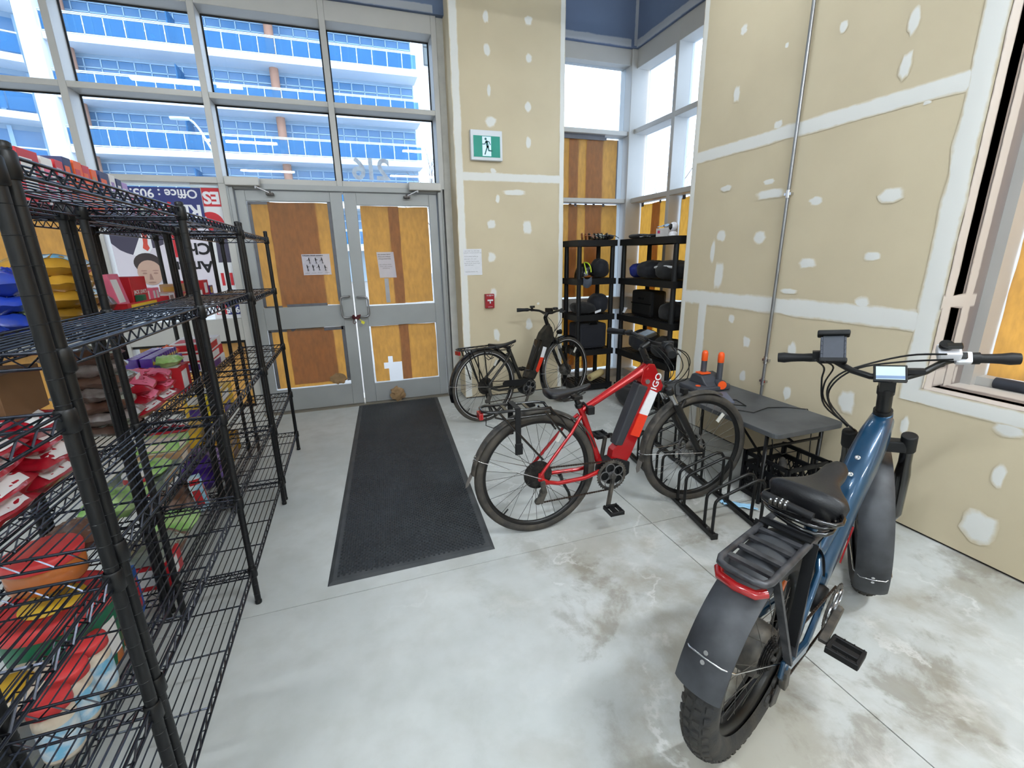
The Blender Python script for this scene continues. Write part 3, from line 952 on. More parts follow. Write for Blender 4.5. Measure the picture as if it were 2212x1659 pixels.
tb = MB().cyl((3.09, 1.33, .803), (3.09, .55, .803), .028, n=16)
tag(tb.build('foam_tube', mat('dark_foam', (40, 44, 54), .7, ns=20)), 'dark rolled tube lying on the right window sill', 'tube')

# printed and handwritten sheets
def sheet(name, label, x0, x1, z0, z1, y, m=None, skew=0.0):
    t = thing(name, label, 'notice', ((x0 + x1) / 2, y, z0))
    mb = MB().grid(lambda u, v: (x0 + (x1 - x0) * u + skew * (1 - v), y - .002 - .004 * (1 - v) ** 3 * u, z0 + (z1 - z0) * v), 6, 6)
    mb.build('sheet', m or M['sheet'], t)
    return t
def scribble(mb, x0, x1, z, y, h, seed, t=.0014):
    """one word of illegible handwriting"""
    rnd = random.Random(seed)
    n = max(4, int((x1 - x0) / h * 3.2))
    pts = [(x0 + (x1 - x0) * i / n, y, z + h * (rnd.uniform(.1, .55) if i % 2 else rnd.uniform(-.5, -.1))) for i in range(n + 1)]
    mb.tube(pts, t, 4)
hs = sheet('hand_signal_sheet', 'printed sheet of cycling hand signals taped on the left door', -.416, -.168, 1.338, 1.530, g2 - .006, skew=.0)
y = g2 - .0125
mb = MB().text('CYCLING HAND SIGNALS', .0155, (-.318, y, 1.517), (1, 0, 0), (0, 0, 1), 0, .02)
rnd = random.Random(4)
for (x, z) in ((-.355, 1.473), (-.298, 1.473), (-.242, 1.473), (-.378, 1.408), (-.328, 1.408), (-.276, 1.408), (-.222, 1.404)):
    mb.cyl((x, y, z + .021), (x, y + .001, z + .021), .0045, n=10)
    mb.bar((x, y, z + .016), (x + .004, y, z - .006), .009, .001, (0, 1, 0))
    mb.bar((x + .003, y, z - .006), (x + .006, y, z - .026), .005, .001, (0, 1, 0))
    mb.bar((x, y, z + .012), (x + .02 * rnd.choice((-1, 1)), y, z + rnd.uniform(-.012, .02)), .003, .001, (0, 1, 0))
    mb.ring((x + .006, y, z - .026), (0, 1, 0), .007, .0008, 12, 4)
for (x, z) in ((-.38, 1.356), (-.326, 1.356), (-.27, 1.358), (-.205, 1.356)):
    scribble(mb, x - .02, x + .02, z, y, .006, int(x * -999), .0006)
mb.build('print', M['ink'], hs)
nt_ = sheet('handwritten_note', 'pinkish handwritten note on the right door above a grey tape strip', .268, .432, 1.292, 1.540, g2 - .004, skew=.012)
y = g2 - .010
mb = MB()
for i, (z, a, b_, th) in enumerate(((1.517, .28, .41, .0022), (1.496, .28, .415, .0022), (1.474, .282, .412, .0022), (1.42, .285, .405, .0014), (1.402, .29, .41, .0014), (1.384, .315, .38, .0014))):
    x = a
    j = 0
    while x < b_ - .01:
        w = min(b_ - x, .022 + .012 * ((i * 7 + j * 5) % 3))
        scribble(mb, x, x + w, z, y, .011, i * 17 + j, th * .55)
        x += w + .008; j += 1
mb.build('handwriting', M['ink'], nt_)
tag(MB().box(.322, .362, g2 - .008, g2 - .006, 1.045, 1.285).build('tape_piece', M['tapel']), 'pale grey tape strip hanging under the handwritten note', 'tape')
nb = sheet('wall_notice', 'white handwritten notice on the tan pier above the fire alarm', 1.085, 1.275, 1.30, 1.555, CY - .001, M['white'])
y = CY - .009
mb = MB()
for i, (z, a, b_) in enumerate(((1.535, 1.10, 1.255), (1.517, 1.092, 1.27), (1.482, 1.095, 1.235), (1.458, 1.095, 1.22), (1.434, 1.11, 1.245), (1.416, 1.095, 1.255), (1.398, 1.098, 1.19), (1.334, 1.10, 1.225))):
    x = a
    j = 0
    while x < b_ - .01:
        w = min(b_ - x, .024 + .011 * ((i * 5 + j * 3) % 3))
        scribble(mb, x, x + w, z, y + .004 * (z > 1.4), .010, 300 + i * 17 + j, .0008)
        x += w + .008; j += 1
mb.build('handwriting', M['ink'], nb)
# house number, read from behind
M['numeral'] = mat('grey_numeral', (236, 228, 220), .6, ns=20, col2=(206, 188, 182))
for ch, x in (('2', .415), ('1', .300), ('6', .185)):
    mb = MB().text(ch, .27, (x, YB + .012, 2.315), (-1, 0, 0), (0, 0, 1), .012, .018)
    mb.text(ch, .27, (x, YB + .004, 2.315), (-1, 0, 0), (0, 0, 1), .0, .022)
    tag(mb.build('house_numeral', M['numeral']), {'2': 'grey numeral two standing reversed on the transom, nearest the tan pier', '1': 'grey numeral one standing reversed between the two and the six', '6': 'grey numeral six standing reversed nearest the mullion over the doors'}[ch], 'numeral', 'house number')
# emergency exit sign
ex = thing('exit_sign', 'white framed green running man exit sign on the tan pier', 'exit sign', (1.345, CY, 2.36))
MB().box(1.195, 1.505, CY - .05, CY, 2.362, 2.622).build('case', mat('white_enamel', (214, 218, 224), .4, ns=6, na=.04), ex, bev=.006)
MB().box(1.22, 1.48, CY - .054, CY - .048, 2.39, 2.572).build('green_panel', mat('exit_green', (10, 128, 112), .5, ns=4, na=.12, emit=.25), ex)
pm = mat('exit_white', (196, 216, 240), .5, ns=4, na=.05, emit=.3)
MB().box(1.305, 1.39, CY - .0562, CY - .0535, 2.398, 2.566).build('doorway', pm, ex)
y = CY - .0585
mb = MB()
def limb(pts, w):
    for a, b_ in zip(pts, pts[1:]):
        mb.bar((a[0], y, a[1]), (b_[0], y, b_[1]), w, .002, (0, 1, 0))
    for p in pts:
        mb.cyl((p[0], y - .001, p[1]), (p[0], y + .001, p[1]), w / 2, n=10)
mb.cyl((1.337, y - .001, 2.545), (1.337, y + .001, 2.545), .0105, n=16)
limb([(1.345, 2.522), (1.356, 2.478)], .022)
limb([(1.340, 2.524), (1.326, 2.50), (1.307, 2.50)], .007)
limb([(1.35, 2.526), (1.37, 2.522), (1.382, 2.497)], .007)
limb([(1.351, 2.478), (1.328, 2.414)], .011)
limb([(1.36, 2.478), (1.366, 2.446), (1.396, 2.445)], .011)
mb.build('running_figure', mat('exit_green_dark', (10, 104, 96), .5, ns=4), ex)
# fire alarm
fa = thing('fire_alarm', 'red fire alarm pull station on the tan pier', 'fire alarm', (1.335, CY, .96))
MB().box(1.29, 1.385, CY - .045, CY, .962, 1.108).build('case', mat('alarm_red', (158, 18, 34), .35, ns=6), fa, bev=.006)
MB().box(1.308, 1.367, CY - .058, CY - .044, 1.036, 1.052).box(1.331, 1.344, CY - .054, CY - .044, 1.012, 1.036).build('pull_bar', M['white'], fa, bev=.003)
MB().text('FIRE   ALARM', .0125, (1.338, CY - .0465, 1.092), (1, 0, 0), (0, 0, 1), 0, .02).box(1.33, 1.346, CY - .0465, CY - .045, 1.086, 1.098).box(1.315, 1.362, CY - .0465, CY - .045, .975, .978).build('lettering', M['reflw'], fa)
# conduit
cd = thing('conduit', 'galvanised steel conduit running down the right drywall behind the table', 'pipe', (2.722, 2.40, .3))
MB().cyl((2.722, 2.40, .3), (2.722, 2.40, 4.2), .0105, n=14).build('pipe', M['steel'], cd)
for z in (.58, .735, 1.83, 3.3):
    c_ = MB().cyl((2.722, 2.40, z - .025), (2.722, 2.40, z + .025), .0145, n=14)
    c_.box(2.716, 2.74, 2.375, 2.425, z - .008, z + .008)
    c_.build('coupling', M['chrome'], cd)
# red tie and yellow tag on the door pulls
tie = thing('tied_cord', 'dark red cord with a yellow tag tied round the door handles', 'cord', (.02, DW - .05, .9))
mb = MB()
for i in range(3):
    pts = [(.012 + .034 * math.cos(a) + .004 * i, DW - .047 + .018 * math.sin(a), .918 + .018 * math.sin(a * 2 + i) + .004 * i) for a in [2 * PI * j / 16 for j in range(16)]]
    mb.tube(pts, .005, 6, True)
mb.tube([(-.005, DW - .06, .905), (-.018, DW - .064, .885), (-.02, DW - .064, .868), (-.006, DW - .064, .858), (.008, DW - .064, .87), (.006, DW - .062, .882)], .0032, 6)
mb.build('cord', mat('dark_red_cord', (92, 22, 30), .7, ns=60, na=.5), tie)
MB().tube([(.035, DW - .06, .908), (.06, DW - .062, .882)], .003, 6).obox((.072, DW - .062, .868), (.013, 0, -.009), (0, .002, 0), (.007, 0, .011)).build('tag', mat('yellow_plastic', (214, 206, 50), .5), tie)

# posters upside down in the side light
PY = DW + .045
def poster(name, label, x0, x1, z0, z1, y, col):
    t = thing(name, label, 'sign', ((x0 + x1) / 2, y, z0), 'signs set in the side window')
    MB().box(x0, x1, y, y + .004, z0, z1).build('board', mat(name + '_board_%d%d%d' % col, col, .55, ns=2, na=.04), t)
    return t
def flip(mb, s, size, x, z, y, bold=.03, align='LEFT'):
    return mb.text(s, size, (x, y, z), (-1, 0, 0), (0, 0, -1), 0, bold, align)
WH = mat('sign_white', (226, 226, 232), .6, ns=2, na=.04)
RD = mat('sign_red', (196, 30, 44), .6, ns=2, na=.06)
NV = mat('sign_navy', (34, 44, 112), .6, ns=2, na=.06)
bs_ = poster('backing_sign', 'white sign board with red figures next to the door frame', -1.22, -1.003, .962, 2.13, PY + .006, (222, 222, 226))
MB().box(-1.145, -1.006, PY + .003, PY + .006, 1.945, 2.095).box(-1.40 + .2, -1.115, PY + .003, PY + .006, 1.005, 1.12).build('red_block', RD, bs_)
flip(flip(MB(), 'ES', .135, -1.012, 2.02, PY + .002, .04), 'EO', .125, -1.13, 1.063, PY + .002, .04).build('lettering', WH, bs_)
MB().cyl((-1.11, PY + .003, 1.80), (-1.11, PY + .006, 1.80), .10, n=28).build('red_disc', RD, bs_)
MB().text('1', .15, (-1.10, PY + .002, 1.315), (1, 0, 0), (0, 0, 1), 0, .03).text('1', .15, (-1.03, PY + .002, 1.315), (1, 0, 0), (0, 0, 1), 0, .03).build('red_figures', RD, bs_)
MB().box(-1.11, -1.004, PY + .0025, PY + .005, 1.0, 1.20).build('navy_block', NV, bs_)
flip(MB(), '905', .075, -1.010, 1.045, PY + .001, .04).build('navy_lettering', WH, bs_)
pp = poster('portrait_sign', 'upside-down white election board with a suited portrait and black name', -1.872, -1.14, 1.20, 1.86, PY - .002, (214, 208, 220))
y = PY - .004
suit = MB().prism([(-1.872, 1.86), (-1.872, 1.64), (-1.82, 1.585), (-1.775, 1.56), (-1.735, 1.545), (-1.66, 1.66), (-1.60, 1.60), (-1.57, 1.60), (-1.50, 1.63), (-1.47, 1.86)], (0, y, 0), (1, 0, 0), (0, 0, 1), (0, .002, 0))
suit.prism([(-1.105, 1.80), (-1.105, 1.62), (-1.11, 1.47), (-1.0, 1.47), (-1.0, 1.80)], (0, y + .005, 0), (1, 0, 0), (0, 0, 1), (0, .002, 0))
suit.build('dark_suit', mat('suit_print', (66, 62, 84), .6, ns=3), pp)
MB().prism([(-1.735, 1.545), (-1.64, 1.74), (-1.60, 1.86), (-1.585, 1.86), (-1.585, 1.60), (-1.62, 1.55), (-1.66, 1.52)], (0, y - .002, 0), (1, 0, 0), (0, 0, 1), (0, .0015, 0)).build('shirt', WH, pp)
MB().prism([(-1.655, 1.60), (-1.625, 1.575), (-1.605, 1.60), (-1.615, 1.63), (-1.585, 1.86), (-1.63, 1.86), (-1.645, 1.64)], (0, y - .004, 0), (1, 0, 0), (0, 0, 1), (0, .0015, 0)).build('tie', mat('tie_print', (206, 74, 58), .6, ns=3), pp)
def oval(mb, cx, cz, a, b_, yy, n=24):
    return mb.prism([(cx + a * math.cos(2 * PI * i / n), cz + b_ * math.sin(2 * PI * i / n)) for i in range(n)], (0, yy, 0), (1, 0, 0), (0, 0, 1), (0, .0012, 0))
oval(MB(), -1.645, 1.475, .10, .085, y - .0055).build('hair', mat('hair_print', (62, 52, 54), .7, ns=8), pp)
oval(MB(), -1.64, 1.395, .092, .105, y - .007).build('face', mat('face_print', (196, 164, 148), .7, ns=5), pp)
fb_ = MB()
for sx_ in (-1, 1):
    oval(fb_, -1.64 + sx_ * .04, 1.39, .017, .007, y - .0085, 12)
    oval(fb_, -1.64 + sx_ * .042, 1.412, .024, .004, y - .0085, 12)
fb_.prism([(-1.645, 1.385), (-1.635, 1.385), (-1.625, 1.335), (-1.655, 1.335)], (0, y - .0085, 0), (1, 0, 0), (0, 0, 1), (0, .001, 0))
oval(fb_, -1.64, 1.312, .03, .007, y - .0085, 12)
fb_.build('facial_features', mat('feature_print', (158, 124, 114), .7), pp)
flip(flip(MB(), 'Amar', .135, -1.16, 1.44, y - .001, .03), 'Cha', .135, -1.155, 1.595, y - .001, .03).build('lettering', M['ink'], pp)
MB().box(-1.43, -1.30, y, y + .0015, 1.52, 1.86).build('red_stripe', RD, pp)
rs = poster('realtor_sign', 'upside-down navy realtor sign with white lettering above the portrait board', -1.89, -1.15, 1.80, 2.092, PY - .004, (34, 44, 112))
rb_ = MB()
flip(flip(rb_, 'Office : 905.6', .098, -1.175, 2.045, PY - .006, .02), 'RE  MAX', .15, -1.165, 1.905, PY - .006, .035)
rb_.build('lettering', WH, rs)
MB().bar((-1.395, PY - .006, 1.975), (-1.43, PY - .006, 1.84), .026, .002, (0, 1, 0)).build('red_slash', RD, rs)
MB().box(-1.89, -1.0, PY - .003, PY + .002, 2.098, 2.118).build('foam_edge', mat('pale_foam', (206, 222, 232), .6), rs)
# ================================================================ BICYCLES (local frame: x forward from the rear axle, y left, z up)
def steer_m(p, ax, deg):
    p, ax = Vector(p), Vector(ax).normalized()
    return Matrix.Translation(p) @ Matrix.Rotation(math.radians(deg), 4, ax) @ Matrix.Translation(-p)
def wheel(root, name, cx, R, tw, Mx=None, nsp=32, hub=.022, rubber=None, rimm=None, line=False, knobs=0, rotor=True, cassette=False, hubmotor=0.0, tilt=.0, depth=.02):
    c = Vector((cx, 0, R))
    rubber = rubber or M['rubber']
    Rc = R - tw
    n = 72
    mb = MB(Mx)
    prof = [(math.cos(a) * tw, math.sin(a) * tw) for a in [math.radians(-140 + 280 * i / 10) for i in range(11)]]
    mb.lathe([(Rc + q[0], q[1]) for q in prof], c, (0, 1, 0), n)
    if knobs:
        for i in range(knobs):
            for lane, off in ((-.62, 0), (-.2, .5), (.2, 0), (.62, .5)):
                a = 2 * PI * (i + off) / knobs
                e = Vector((math.cos(a), 0, math.sin(a)))
                tg = Vector((-math.sin(a), 0, math.cos(a)))
                ph = lane * 1.25
                nn = (e * math.cos(ph) + Vector((0, 1, 0)) * math.sin(ph))
                sd = nn.cross(tg)
                mb.obox(c + e * (Rc + tw * math.cos(ph) * .99) + Vector((0, tw * math.sin(ph), 0)), tg * .0095, sd * .0085, nn * .004)
    w = mb.build(name, rubber, root)
    if line:
        lb = MB(Mx)
        for s in (-1, 1):
            lb.ring(c + Vector((0, s * tw * .80, 0)), (0, 1, 0), Rc + tw * -.62, .0022, 64, 5)
        lb.build('reflective_line', M['reflw'], w)
    rr = Rc - tw * .72
    rb = MB(Mx)
    rb.lathe([(rr + .006, -tw * .55), (rr + .004, tw * .55), (rr - depth * .6, tw * .4), (rr - depth, tw * .16), (rr - depth, -tw * .16), (rr - depth * .6, -tw * .4), (rr + .006, -tw * .55)], c, (0, 1, 0), n)
    rb.build('rim', rimm or M['bikeblack'], w)
    hb = MB(Mx)
    hw = .052
    hb.lathe([(.006, -hw - .012), (.010, -hw), (hub + .012, -hw + .012), (hub + .012, -hw + .017), (hub * .75, -hw + .024), (hub * .75, hw - .024), (hub + .012, hw - .017), (hub + .012, hw - .012), (.010, hw), (.006, hw + .012)], c, (0, 1, 0), 20)
    if hubmotor:
        hb.lathe([(.01, -.04), (hubmotor, -.036), (hubmotor + .006, -.02), (hubmotor + .006, .02), (hubmotor, .036), (.01, .04)], c, (0, 1, 0), 28)
    hb.build('hub', M['dirty'], w)
    sp = MB(Mx)
    hr = max(hub + .010, hubmotor * .95)
    for i in range(nsp):
        s = 1 if i % 2 else -1
        a = 2 * PI * i / nsp
        cr = (1 if (i // 2) % 2 else -1) * (.62 if not hubmotor else .3)
        p0 = c + Vector((hr * math.cos(a + cr), s * (hw - .015), hr * math.sin(a + cr)))
        p1 = c + Vector(((rr - depth * .9) * math.cos(a), 0, (rr - depth * .9) * math.sin(a)))
        sp.tube([p0, p1], .0013, 4, caps=False)
    sp.build('spokes', M['steel'] if rimm else M['dirty'], w)['kind'] = 'stuff'
    if rotor:
        ro = MB(Mx)
        for k in (1, ):
            ro.ring(c + Vector((0, .045, 0)), (0, 1, 0), .078, .007, 36, 4, .2)
            for i in range(6):
                a = 2 * PI * i / 6
                ro.bar(c + Vector((.02 * math.cos(a), .045, .02 * math.sin(a))), c + Vector((.075 * math.cos(a + .5), .045, .075 * math.sin(a + .5))), .005, .003)
        ro.build('brake_rotor', M['steel'], w)
    if cassette:
        ca = MB(Mx)
        for i in range(8):
            r0 = .074 - .0056 * i
            y = -.026 - .0042 * i
            ca.lathe([(r0 - .014, y - .0012), (r0, y - .0012), (r0, y + .0012), (r0 - .014, y + .0012)], c, (0, 1, 0), 26, False)
            for j in range(18):
                a = 2 * PI * j / 18
                ca.obox(c + Vector((r0 * math.cos(a), y, r0 * math.sin(a))), (.0028, 0, 0), (0, .001, 0), (0, 0, .0028))
        ca.lathe([(.02, -.0225), (.080, -.022), (.080, -.0205), (.02, -.020)], c, (0, 1, 0), 30, False)
        ca.build('cassette', mat('black_cassette', (24, 23, 23), .5, .4, ns=40, col2=(60, 56, 52)), w)
    # valve stem and wheel reflector
    a = -2.3
    MB(Mx).cyl(c + Vector(((rr - .01) * math.cos(a), 0, (rr - .01) * math.sin(a))), c + Vector(((rr - .055) * math.cos(a), 0, (rr - .055) * math.sin(a))), .0035, n=8).build('valve', M['black'], w)
    a = .9 if Mx is not None else 1.0
    rf = c + Vector(((rr - .07) * math.cos(a), -.012, (rr - .07) * math.sin(a)))
    MB(Mx).obox(rf, Vector((math.cos(a), 0, math.sin(a))) * .03, Vector((0, .003, 0)), Vector((-math.sin(a), 0, math.cos(a))) * .011).build('wheel_reflector', mat('clear_reflector', (200, 198, 190), .3, ns=30) if tw < .04 else mat('amber_reflector', (190, 96, 44), .3, ns=30), w)
    return w
def fender(root, name, cx, R, Rf, w, a0, a1, Mx=None, m=None, phi=70, wire=None, wirem=None, flap=None):
    c = Vector((cx, 0, R))
    mb = MB(Mx)
    for dr in (0, -.003):
        def fn(u, v):
            a = math.radians(a0 + (a1 - a0) * u)
            p = math.radians(-phi + 2 * phi * v)
            r = Rf + dr - w * .55 * (1 - math.cos(p))
            return c + Vector((r * math.cos(a), w * math.sin(p) / math.sin(math.radians(phi)), r * math.sin(a)))
        mb.grid(fn, 30, 8)
    o = mb.build(name, m or M['fender'], root)
    if wire:
        wb_ = MB(Mx)
        for a in wire:
            ar = math.radians(a)
            e = Vector((math.cos(ar), 0, math.sin(ar)))
            q = Rf - w * .30
            for s in (-1, 1):
                wb_.tube([c + Vector((0, s * .075, 0)), c + e * (q * .96) + Vector((0, s * (w + .004), 0))], .0022, 6)
            wb_.tube([c + e * (q * .96 + .0) + Vector((0, -w - .004, 0)), c + e * (Rf - .001) + Vector((0, -w * .7, 0)), c + e * (Rf + .004), c + e * (Rf - .001) + Vector((0, w * .7, 0)), c + e * (q * .96) + Vector((0, w + .004, 0))], .0022, 6)
            for s in (-1, 1):
                wb_.cyl(c + e * Rf + Vector((-math.sin(ar), 0, math.cos(ar))) * .012 * s, c + e * (Rf + .005) + Vector((-math.sin(ar), 0, math.cos(ar))) * .012 * s, .006, n=8)
        wb_.build('fender_stay', wirem or M['chrome'], o)
    if flap:
        a = math.radians(a1 if flap == 'end' else a0)
        e = Vector((math.cos(a), 0, math.sin(a)))
        t = Vector((-math.sin(a), 0, math.cos(a))) * (1 if flap == 'end' else -1)
        p = c + e * (Rf - .004)
        MB(Mx).prism([(-w * .8, 0), (w * .8, 0), (w * .7, .07), (0, .095), (-w * .7, .07)], p, (0, 1, 0), t * .8 + e * .25, e * .003).build('mud_flap', mat('worn_plastic_flap', (120, 114, 108), .6, ns=30), o)
    return o
def saddle(root, x0, x1, z, wide, nose=.024, thick=.045, tilt=0.0):
    rings = []
    for i in range(13):
        u = i / 12
        x = x1 + (x0 - x1) * u
        s = max(0, (u - .30) / .70)
        w = nose + (wide - nose) * (3 * s * s - 2 * s ** 3) if u > .3 else nose * (.55 + .45 * min(1, u / .1))
        if u > .93:
            w *= .86
        top = z + tilt * (u - .5) + .012 * max(0, s) ** 2 + (.010 if u < .12 else 0) * 0 - .010 * math.sin(PI * u)
        th = thick * (.55 + .45 * s)
        ring = []
        for j in range(16):
            a = 2 * PI * j / 16
            cy, sy = math.cos(a), math.sin(a)
            ring.append((x, w * (abs(cy) ** .75) * (1 if cy > 0 else -1), top + (th * .32 * abs(sy) ** .8 if sy > 0 else -th * .68 * abs(sy) ** .6)))
        rings.append(ring)
    o = MB().loft(rings).build('saddle', M['leather'], root)
    r = MB()
    for s in (-1, 1):
        r.tube([(x1 - .03, s * .012, z - thick * .5), (x1 - .10, s * .022, z - thick - .012), (x0 + .09, s * .022, z - thick - .014), (x0 + .03, s * .03, z - thick * .5)], .0038, 6)
    r.build('saddle_rails', M['bikeblack'], o)
    return o
def crank(root, bx, bz, R, y, ang, L=.165, spider=5, chainring_r=.088, ring_mat=None):
    o = MB()
    o.lathe([(chainring_r - .016, y - .003), (chainring_r, y - .002), (chainring_r, y + .002), (chainring_r - .016, y + .003), (chainring_r - .016, y - .003)], (bx, 0, bz), (0, 1, 0), 36, False)
    for j in range(34):
        a = 2 * PI * j / 34
        o.obox((bx + (chainring_r + .001) * math.cos(a), y, bz + (chainring_r + .001) * math.sin(a)), (.003, 0, 0), (0, .0015, 0), (0, 0, .003))
    ch = o.build('chainring', ring_mat or M['dirty'], root)
    sp = MB()
    for i in range(spider):
        a = 2 * PI * i / spider + .6
        q = Vector((bx + .046 * math.cos(a), y - .006, bz + .046 * math.sin(a)))
        sp.ring(q, (0, 1, 0), .027, .0032, 18, 5)
    sp.cyl((bx, y - .014, bz), (bx, y + .004, bz), .022, n=16)
    sp.build('spider', M['steel'], ch)
    for s, nm in ((-1, 'crank_arm'), (1, 'crank_arm')):
        yy = y - .018 if s < 0 else -y + .018 if y < 0 else .07
        a = ang if s < 0 else ang + PI
        e = Vector((math.cos(a), 0, math.sin(a)))
        p0 = Vector((bx, yy, bz))
        p1 = p0 + e * L + Vector((0, s * .012, 0))
        ca = MB().bar(p0 - e * .014, p1 + e * .012, .017, .026, (0, 1, 0))
        ca.cyl(p0 + Vector((0, -.010, 0)), p0 + Vector((0, .010, 0)), .017, n=14)
        c_ = ca.build(nm, M['dirty'], root, bev=.003, seg=1)
        pd = MB()
        q = p1 + Vector((0, s * .06, 0))
        pd.cyl(p1, q + Vector((0, s * .045, 0)), .006, n=10)
        for k in (-1, 1):
            pd.box(q.x + k * .036 - .006, q.x + k * .036 + .006, q.y - .045, q.y + .045, q.z - .011, q.z + .011)
            pd.box(q.x - .036, q.x + .036, q.y + k * .040 - .006, q.y + k * .040 + .006, q.z - .010, q.z + .010)
            for j in range(4):
                pd.box(q.x + k * .036 - .003, q.x + k * .036 + .003, q.y - .04 + .026 * j, q.y - .036 + .026 * j, q.z + .011, q.z + .016)
        pd.box(q.x - .012, q.x + .012, q.y - .04, q.y + .04, q.z - .009, q.z + .009)
        pd.build('pedal', M['black'], c_, bev=.002, seg=1)
def chain(root, bx, bz, rb, rx, rz, rr, y):
    up0, up1 = (bx, y, bz + rb), (rx, y, rz + rr)
    lo0, lo1 = (bx, y, bz - rb), (rx - .01, y, rz - .15)
    mb = MB()
    for (a, b_) in ((up0, up1), (lo0, lo1), (lo1, (rx + .02, y, rz - .085)), ((rx + .02, y, rz - .085), (rx + .03, y, rz - rr * .6))):
        a, b_ = Vector(a), Vector(b_)
        n = max(2, int((b_ - a).length / .014))
        for i in range(n):
            p, q = a.lerp(b_, i / n), a.lerp(b_, (i + .82) / n)
            mb.bar(p, q, .006, .0075)
    mb.build('chain', mat('greasy_chain', (60, 48, 40), .45, .6, ns=60), root)['kind'] = 'stuff'
    d = MB()
    for z in (rz - .085, rz - .138):
        d.lathe([(.004, y - .006), (.021, y - .005), (.021, y + .005), (.004, y + .006)], (rx + (.016 if z > rz - .1 else -.012), 0, z), (0, 1, 0), 16, False)
    d.bar((rx + .016, y - .012, rz - .08), (rx - .012, y - .012, rz - .145), .005, .045, (1, 0, 0))
    d.bar((rx + .004, y - .02, rz - .012), (rx + .018, y - .02, rz - .085), .02, .026, (1, 0, 0))
    d.build('derailleur', M['dirty'], root, bev=.002, seg=1)
def rear_rack(root, x0, x1, z, hw, stay, m, lamp=True, slats=2, tilt=0.0):
    o = MB()
    r = .0078
    zt = lambda x: z + tilt * (x - x0)
    o.tube([(x1 + .03, hw * .6, zt(x1) - .05), (x1, hw * .8, zt(x1) - .004), (x1 - .03, hw, zt(x1)), (x0 + .03, hw, zt(x0)), (x0, hw - .025, zt(x0)), (x0, -hw + .025, zt(x0)), (x0 + .03, -hw, zt(x0)), (x1 - .03, -hw, zt(x1)), (x1, -hw * .8, zt(x1) - .004), (x1 + .03, -hw * .6, zt(x1) - .05)], r, 8)
    for i in range(slats):
        x = x0 + (x1 - x0) * (i + 1) / (slats + 1)
        o.bar((x, -hw, zt(x)), (x, hw, zt(x)), .016, .005)
    rk = o.build('cargo_rack', m, root)
    st = MB()
    for s in (-1, 1):
        for (xa, xb) in stay:
            st.tube([(xa[0], s * hw, zt(xa[0]) + xa[1]), (xb[0], s * .07, xb[1])], .0058, 8)
    st.build('rack_stay', m, rk)
    if lamp:
        l = MB().box(x0 - .018, x0 + .004, -.032, .032, z - .045, z - .010)
        l.build('tail_lamp', M['redlens'], rk, bev=.005)
    return rk
def grips_bar(root, Mx, stem, pts, gl=.125, gm=None, clamp=.016, name='handlebar', cone=False):
    b = MB(Mx)
    allp = [(p[0], p[1], p[2]) for p in pts[::-1]] + [(p[0], -p[1], p[2]) for p in pts[1:]] if pts[0][1] == 0 else pts
    b.tube(allp, .0115, 12)
    h = b.build(name, M['bikeblack'], root)
    for s in (-1, 1):
        e = Vector((pts[-1][0], s * pts[-1][1], pts[-1][2]))
        f = Vector((pts[-2][0], s * pts[-2][1], pts[-2][2]))
        d = (e - f).normalized()
        rr = [.0165, .0175, .016, .0165, .018, .0215 if cone else .019, .019]
        MB(Mx).tube([e - d * gl * (1 - i / 6) + d * .004 for i in range(7)], rr, 14, flat=1.0).build('grip', gm or M['black'], h)
        # brake lever with its clamp
        q = e - d * (gl + .03)
        lv = MB(Mx).cyl(q - d * .012, q + d * .012, .018, n=14)
        fw = Vector((1, 0, -.25)).normalized()
        lv.tube([q + fw * .012, q + fw * .035 + d * .01, q + fw * .045 + d * .05, q + fw * .040 + d * .10, q + fw * .035 + d * .13], [.009, .008, .006, .0055, .006], 8, flat=.6)
        lv.build('brake_lever', M['bikeblack'], h)
    return h
def cables(h, Mx, runs, r=.0026):
    c = MB(Mx)
    for p in runs:
        P = [Vector(q) for q in p]
        out = []
        for i in range(len(P) - 1):
            a, b_ = P[max(0, i - 1)], P[i + 1]
            for k in range(5):
                t = k / 5
                p0, p1, p2, p3 = P[max(0, i - 1)], P[i], P[i + 1], P[min(len(P) - 1, i + 2)]
                out.append(.5 * ((2 * p1) + (p2 - p0) * t + (2 * p0 - 5 * p1 + 4 * p2 - p3) * t * t + (3 * p1 - p0 - 3 * p2 + p3) * t ** 3))
        out.append(P[-1])
        c.tube(out, r, 6)
    return c.build('cables', M['bikeblack'], h)

